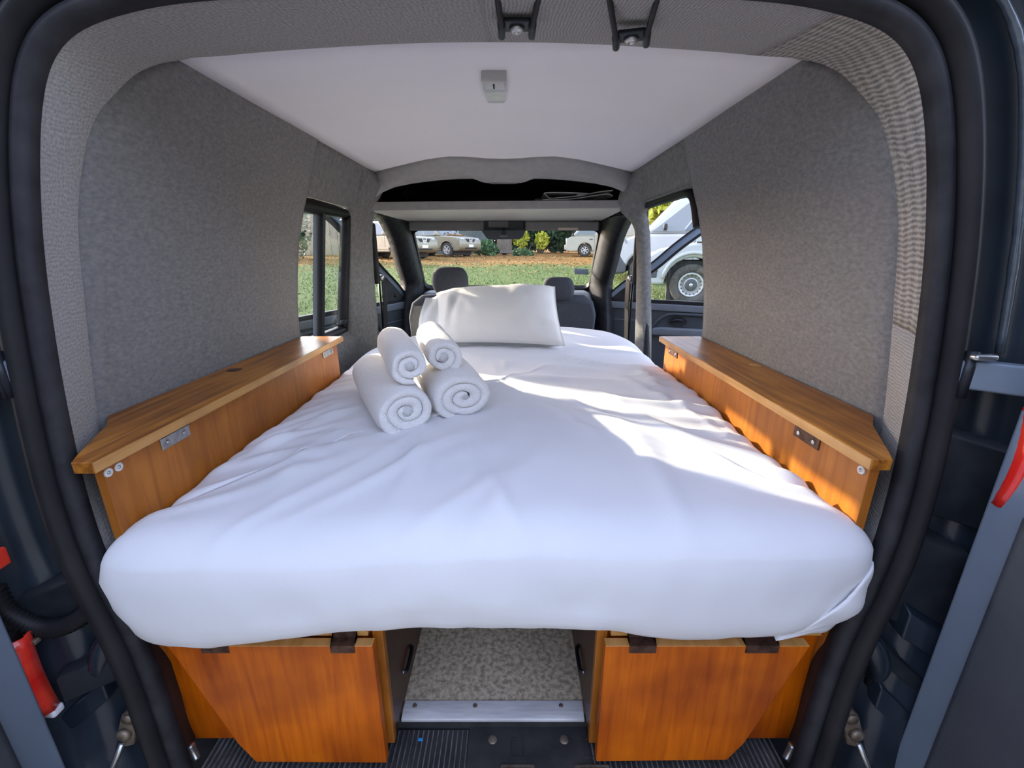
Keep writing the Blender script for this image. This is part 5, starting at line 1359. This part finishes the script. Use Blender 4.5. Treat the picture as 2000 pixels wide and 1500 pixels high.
# the big trunk in the windscreen
z = gh(-.42, 27); bt_ = thing('big_tree', 'thick grey tree trunk rising behind the rear-view mirror', 'tree', (-.42, 27, z))
put('trunk', MB().tube(catmull([(-.42, 27, z - .2), (-.42, 27, z + .3), (-.40, 27, z + 1.5), (-.35, 27, z + 4), (-.2, 27.2, z + 7)], 4), [.72, .62, .54, .48, .46, .45, .44, .43, .42, .42, .41, .40, .4, .38, .36, .34, .3], 18), 'bark', bt_, smooth=True)
put('foliage', leafcloud([((-.4, 27, z + 7), (2.6, 2.6, 1.6)), ((1.5, 27.5, z + 6.4), (2, 2, 1.3)), ((-2.4, 27, z + 6.6), (2, 2, 1.3))], 700, .4, 3), 'leaf_mid', bt_, recalc=False)
tree('leafy_plant', 'low spiky green plant at the foot of the big trunk, shed side', 'plant', -1.55, 25.8, [((0, 0, .45), (.75, .5, .42)), ((.4, 0, .3), (.5, .4, .3))], 420, .24, 'leaf_mid', 5, .03)
tree('leafy_plant', 'low green plant at the foot of the big trunk, minivan side', 'plant', .55, 25.6, [((0, 0, .18), (.55, .4, .22)), ((.35, 0, .12), (.4, .3, .16))], 260, .2, 'leaf_mid', 6, .03)
tree('bright_shrub', 'sunlit yellow-green shrub between the trunk and the minivan', 'shrub', 1.05, 29.5, [((-.4, 0, .95), (.55, .4, .7)), ((.9, 0, .8), (.45, .4, .6))], 300, .22, 'leaf_yellow', 8, .04)
back = [
    ('dark_tree', 'dark evergreen tree behind the minivan nose', 2.0, 31.8, [((0, 0, 2.3), (1.9, 1, 2.0)), ((1.2, 0, 1.4), (1.3, 1, 1.4)), ((-1.1, 0, 1.5), (1.3, 1, 1.5))], 1500, .42, 'leaf_dark', 11),
    ('dark_tree', 'dark evergreen tree behind the minivan roof', 5.4, 37.5, [((0, 0, 2.6), (2.2, 1, 2.3)), ((-1.5, 0, 1.8), (1.4, 1, 1.6)), ((1.8, 0, 2), (1.6, 1, 1.8))], 1500, .45, 'leaf_dark', 12),
    ('dark_tree', 'dark evergreen tree above the grey-green shelter', -2.0, 34.5, [((0, 0, 3.0), (2.2, 1, 2.2)), ((-1.9, 0, 2.2), (1.8, 1, 1.6)), ((1.7, 0, 1.8), (1.4, 1, 1.7))], 1500, .45, 'leaf_dark', 13),
    ('dark_tree', 'dark bushy tree behind the SUV roofs', -8.0, 33.0, [((0, 0, 2.6), (2.6, 1, 2.5)), ((-2.2, 0, 2.2), (2.0, 1, 2.0)), ((2.0, 0, 2.4), (2.0, 1, 2.0))], 1500, .45, 'leaf_dark', 14),
    ('dark_tree', 'dark hedge-like tree at the far end of the lawn past the SUVs', -12.5, 31.5, [((0, 0, 2.6), (2.8, 1, 2.6)), ((-2.6, 0, 2.4), (2.2, 1, 2.2)), ((2.2, 0, 2.2), (2.0, 1, 2.0))], 1500, .45, 'leaf_dark', 15),
    ('hedge_tree', 'dense dark green hedge tree seen through the side window', -10.6, 22.2, [((0, 0, 1.5), (.9, .8, 1.7)), ((-1.3, .3, 1.6), (1.0, .8, 1.8)), ((-2.6, .3, 1.6), (1.2, .8, 1.9))], 1100, .22, 'leaf_dark', 16),
    ('pale_tree', 'pale olive tree above the weathered fence in the side window', -9.6, 28.5, [((0, 0, 3.2), (1.9, 1, 1.5)), ((-1.5, 0, 2.8), (1.6, 1, 1.6)), ((1.5, 0, 2.6), (1.5, 1, 1.4))], 700, .28, 'leaf_pale', 17),
    ('yellow_tree', 'bright yellow-green tree behind the panel van windscreen', 6.3, 19.5, [((0, 0, 2.4), (1.4, 1, 1.5)), ((1.2, 0, 3.0), (1.5, 1, 1.4)), ((-.2, .4, 3.3), (1.2, 1, 1.0))], 1100, .30, 'leaf_yellow', 18),
    ('dark_tree', 'dark tree behind the house gable end', 13.0, 39.5, [((0, 0, 4.5), (3.4, 1.4, 2.2)), ((-3, 0, 4.0), (2.8, 1.2, 2.0)), ((3.5, 0, 4.2), (3, 1.2, 2.0))], 700, .42, 'leaf_dark', 19),
]
for nm, lab, x, y, bl, n, s_, m_, sd in back:
    tree(nm, lab, 'tree', x, y, bl, n, s_, m_, sd, .14, 'trees round the lawn')

# unseen trees added behind the viewer to screen low sky off the bed
for k, (x, y, lab) in enumerate([(-14.5, -8.5, 'added tree screening low sky behind the van, sunny end'), (-6.8, -9.5, 'added tree screening low sky behind the van on the towel side'), (1.0, -9.0, 'added tree screening low sky straight behind the open van'), (8.6, -9.5, 'added tree screening low sky behind the van on the sliding door side'), (16.2, -8.5, 'added tree screening low sky behind the van, shady end')]):
    tree('sky_screen_tree', lab, 'tree', x, y, [((0, 0, 2.2), (3.4, 1.2, 2.6)), ((1.6, 0, 3.6), (2.4, 1.2, 1.9)), ((-1.6, 0, 3.4), (2.4, 1.2, 1.9))], 800, .6, 'leaf_dark', 40 + k, .2, 'added trees screening the low sky')

# grass and leaves on the lawn
rnd = random.Random(5); mb = MB()
def in_view():
    y = rnd.uniform(7.5, 26); return rnd.uniform(-.62 * y, .46 * y), y
for i in range(26000):
    x, y = in_view()
    if y > 18 and rnd.random() < .6: continue
    z = gh(x, y); a = rnd.uniform(0, 6.3); h_ = rnd.uniform(.025, .06); w = rnd.uniform(.006, .015)
    dx, dy = math.cos(a) * w, math.sin(a) * w; lx, ly = rnd.uniform(-.03, .03), rnd.uniform(-.03, .03)
    mb.add([(x - dx, y - dy, z - .005), (x + dx, y + dy, z - .005), (x + lx, y + ly, z + h_)], [(0, 1, 2)])
tag(put('grass', mb, 'grass_blade', recalc=False), 'short green grass blades on the lawn outside', 'grass', kind='stuff')
mb = MB()
for i in range(9000):
    x, y = in_view()
    dens = sstep(11, 20, y) * .95 + .06
    if rnd.random() > dens: continue
    z = gh(x, y) + rnd.uniform(.01, .05); s_ = rnd.uniform(.025, .055)
    rot = Matrix.Rotation(rnd.uniform(0, 6.3), 3, 'Z') @ Matrix.Rotation(rnd.uniform(-.8, .8), 3, 'X')
    mb.add([Vector((x, y, z)) + rot @ Vector(q) for q in ((-s_, 0, 0), (0, -s_ * .6, 0), (s_, 0, .01), (0, s_ * .6, 0))], [(0, 1, 2, 3)])
tag(put('lawn_leaves', mb, 'fallen', recalc=False), 'orange and yellow fallen leaves scattered over the lawn', 'leaves', kind='stuff')
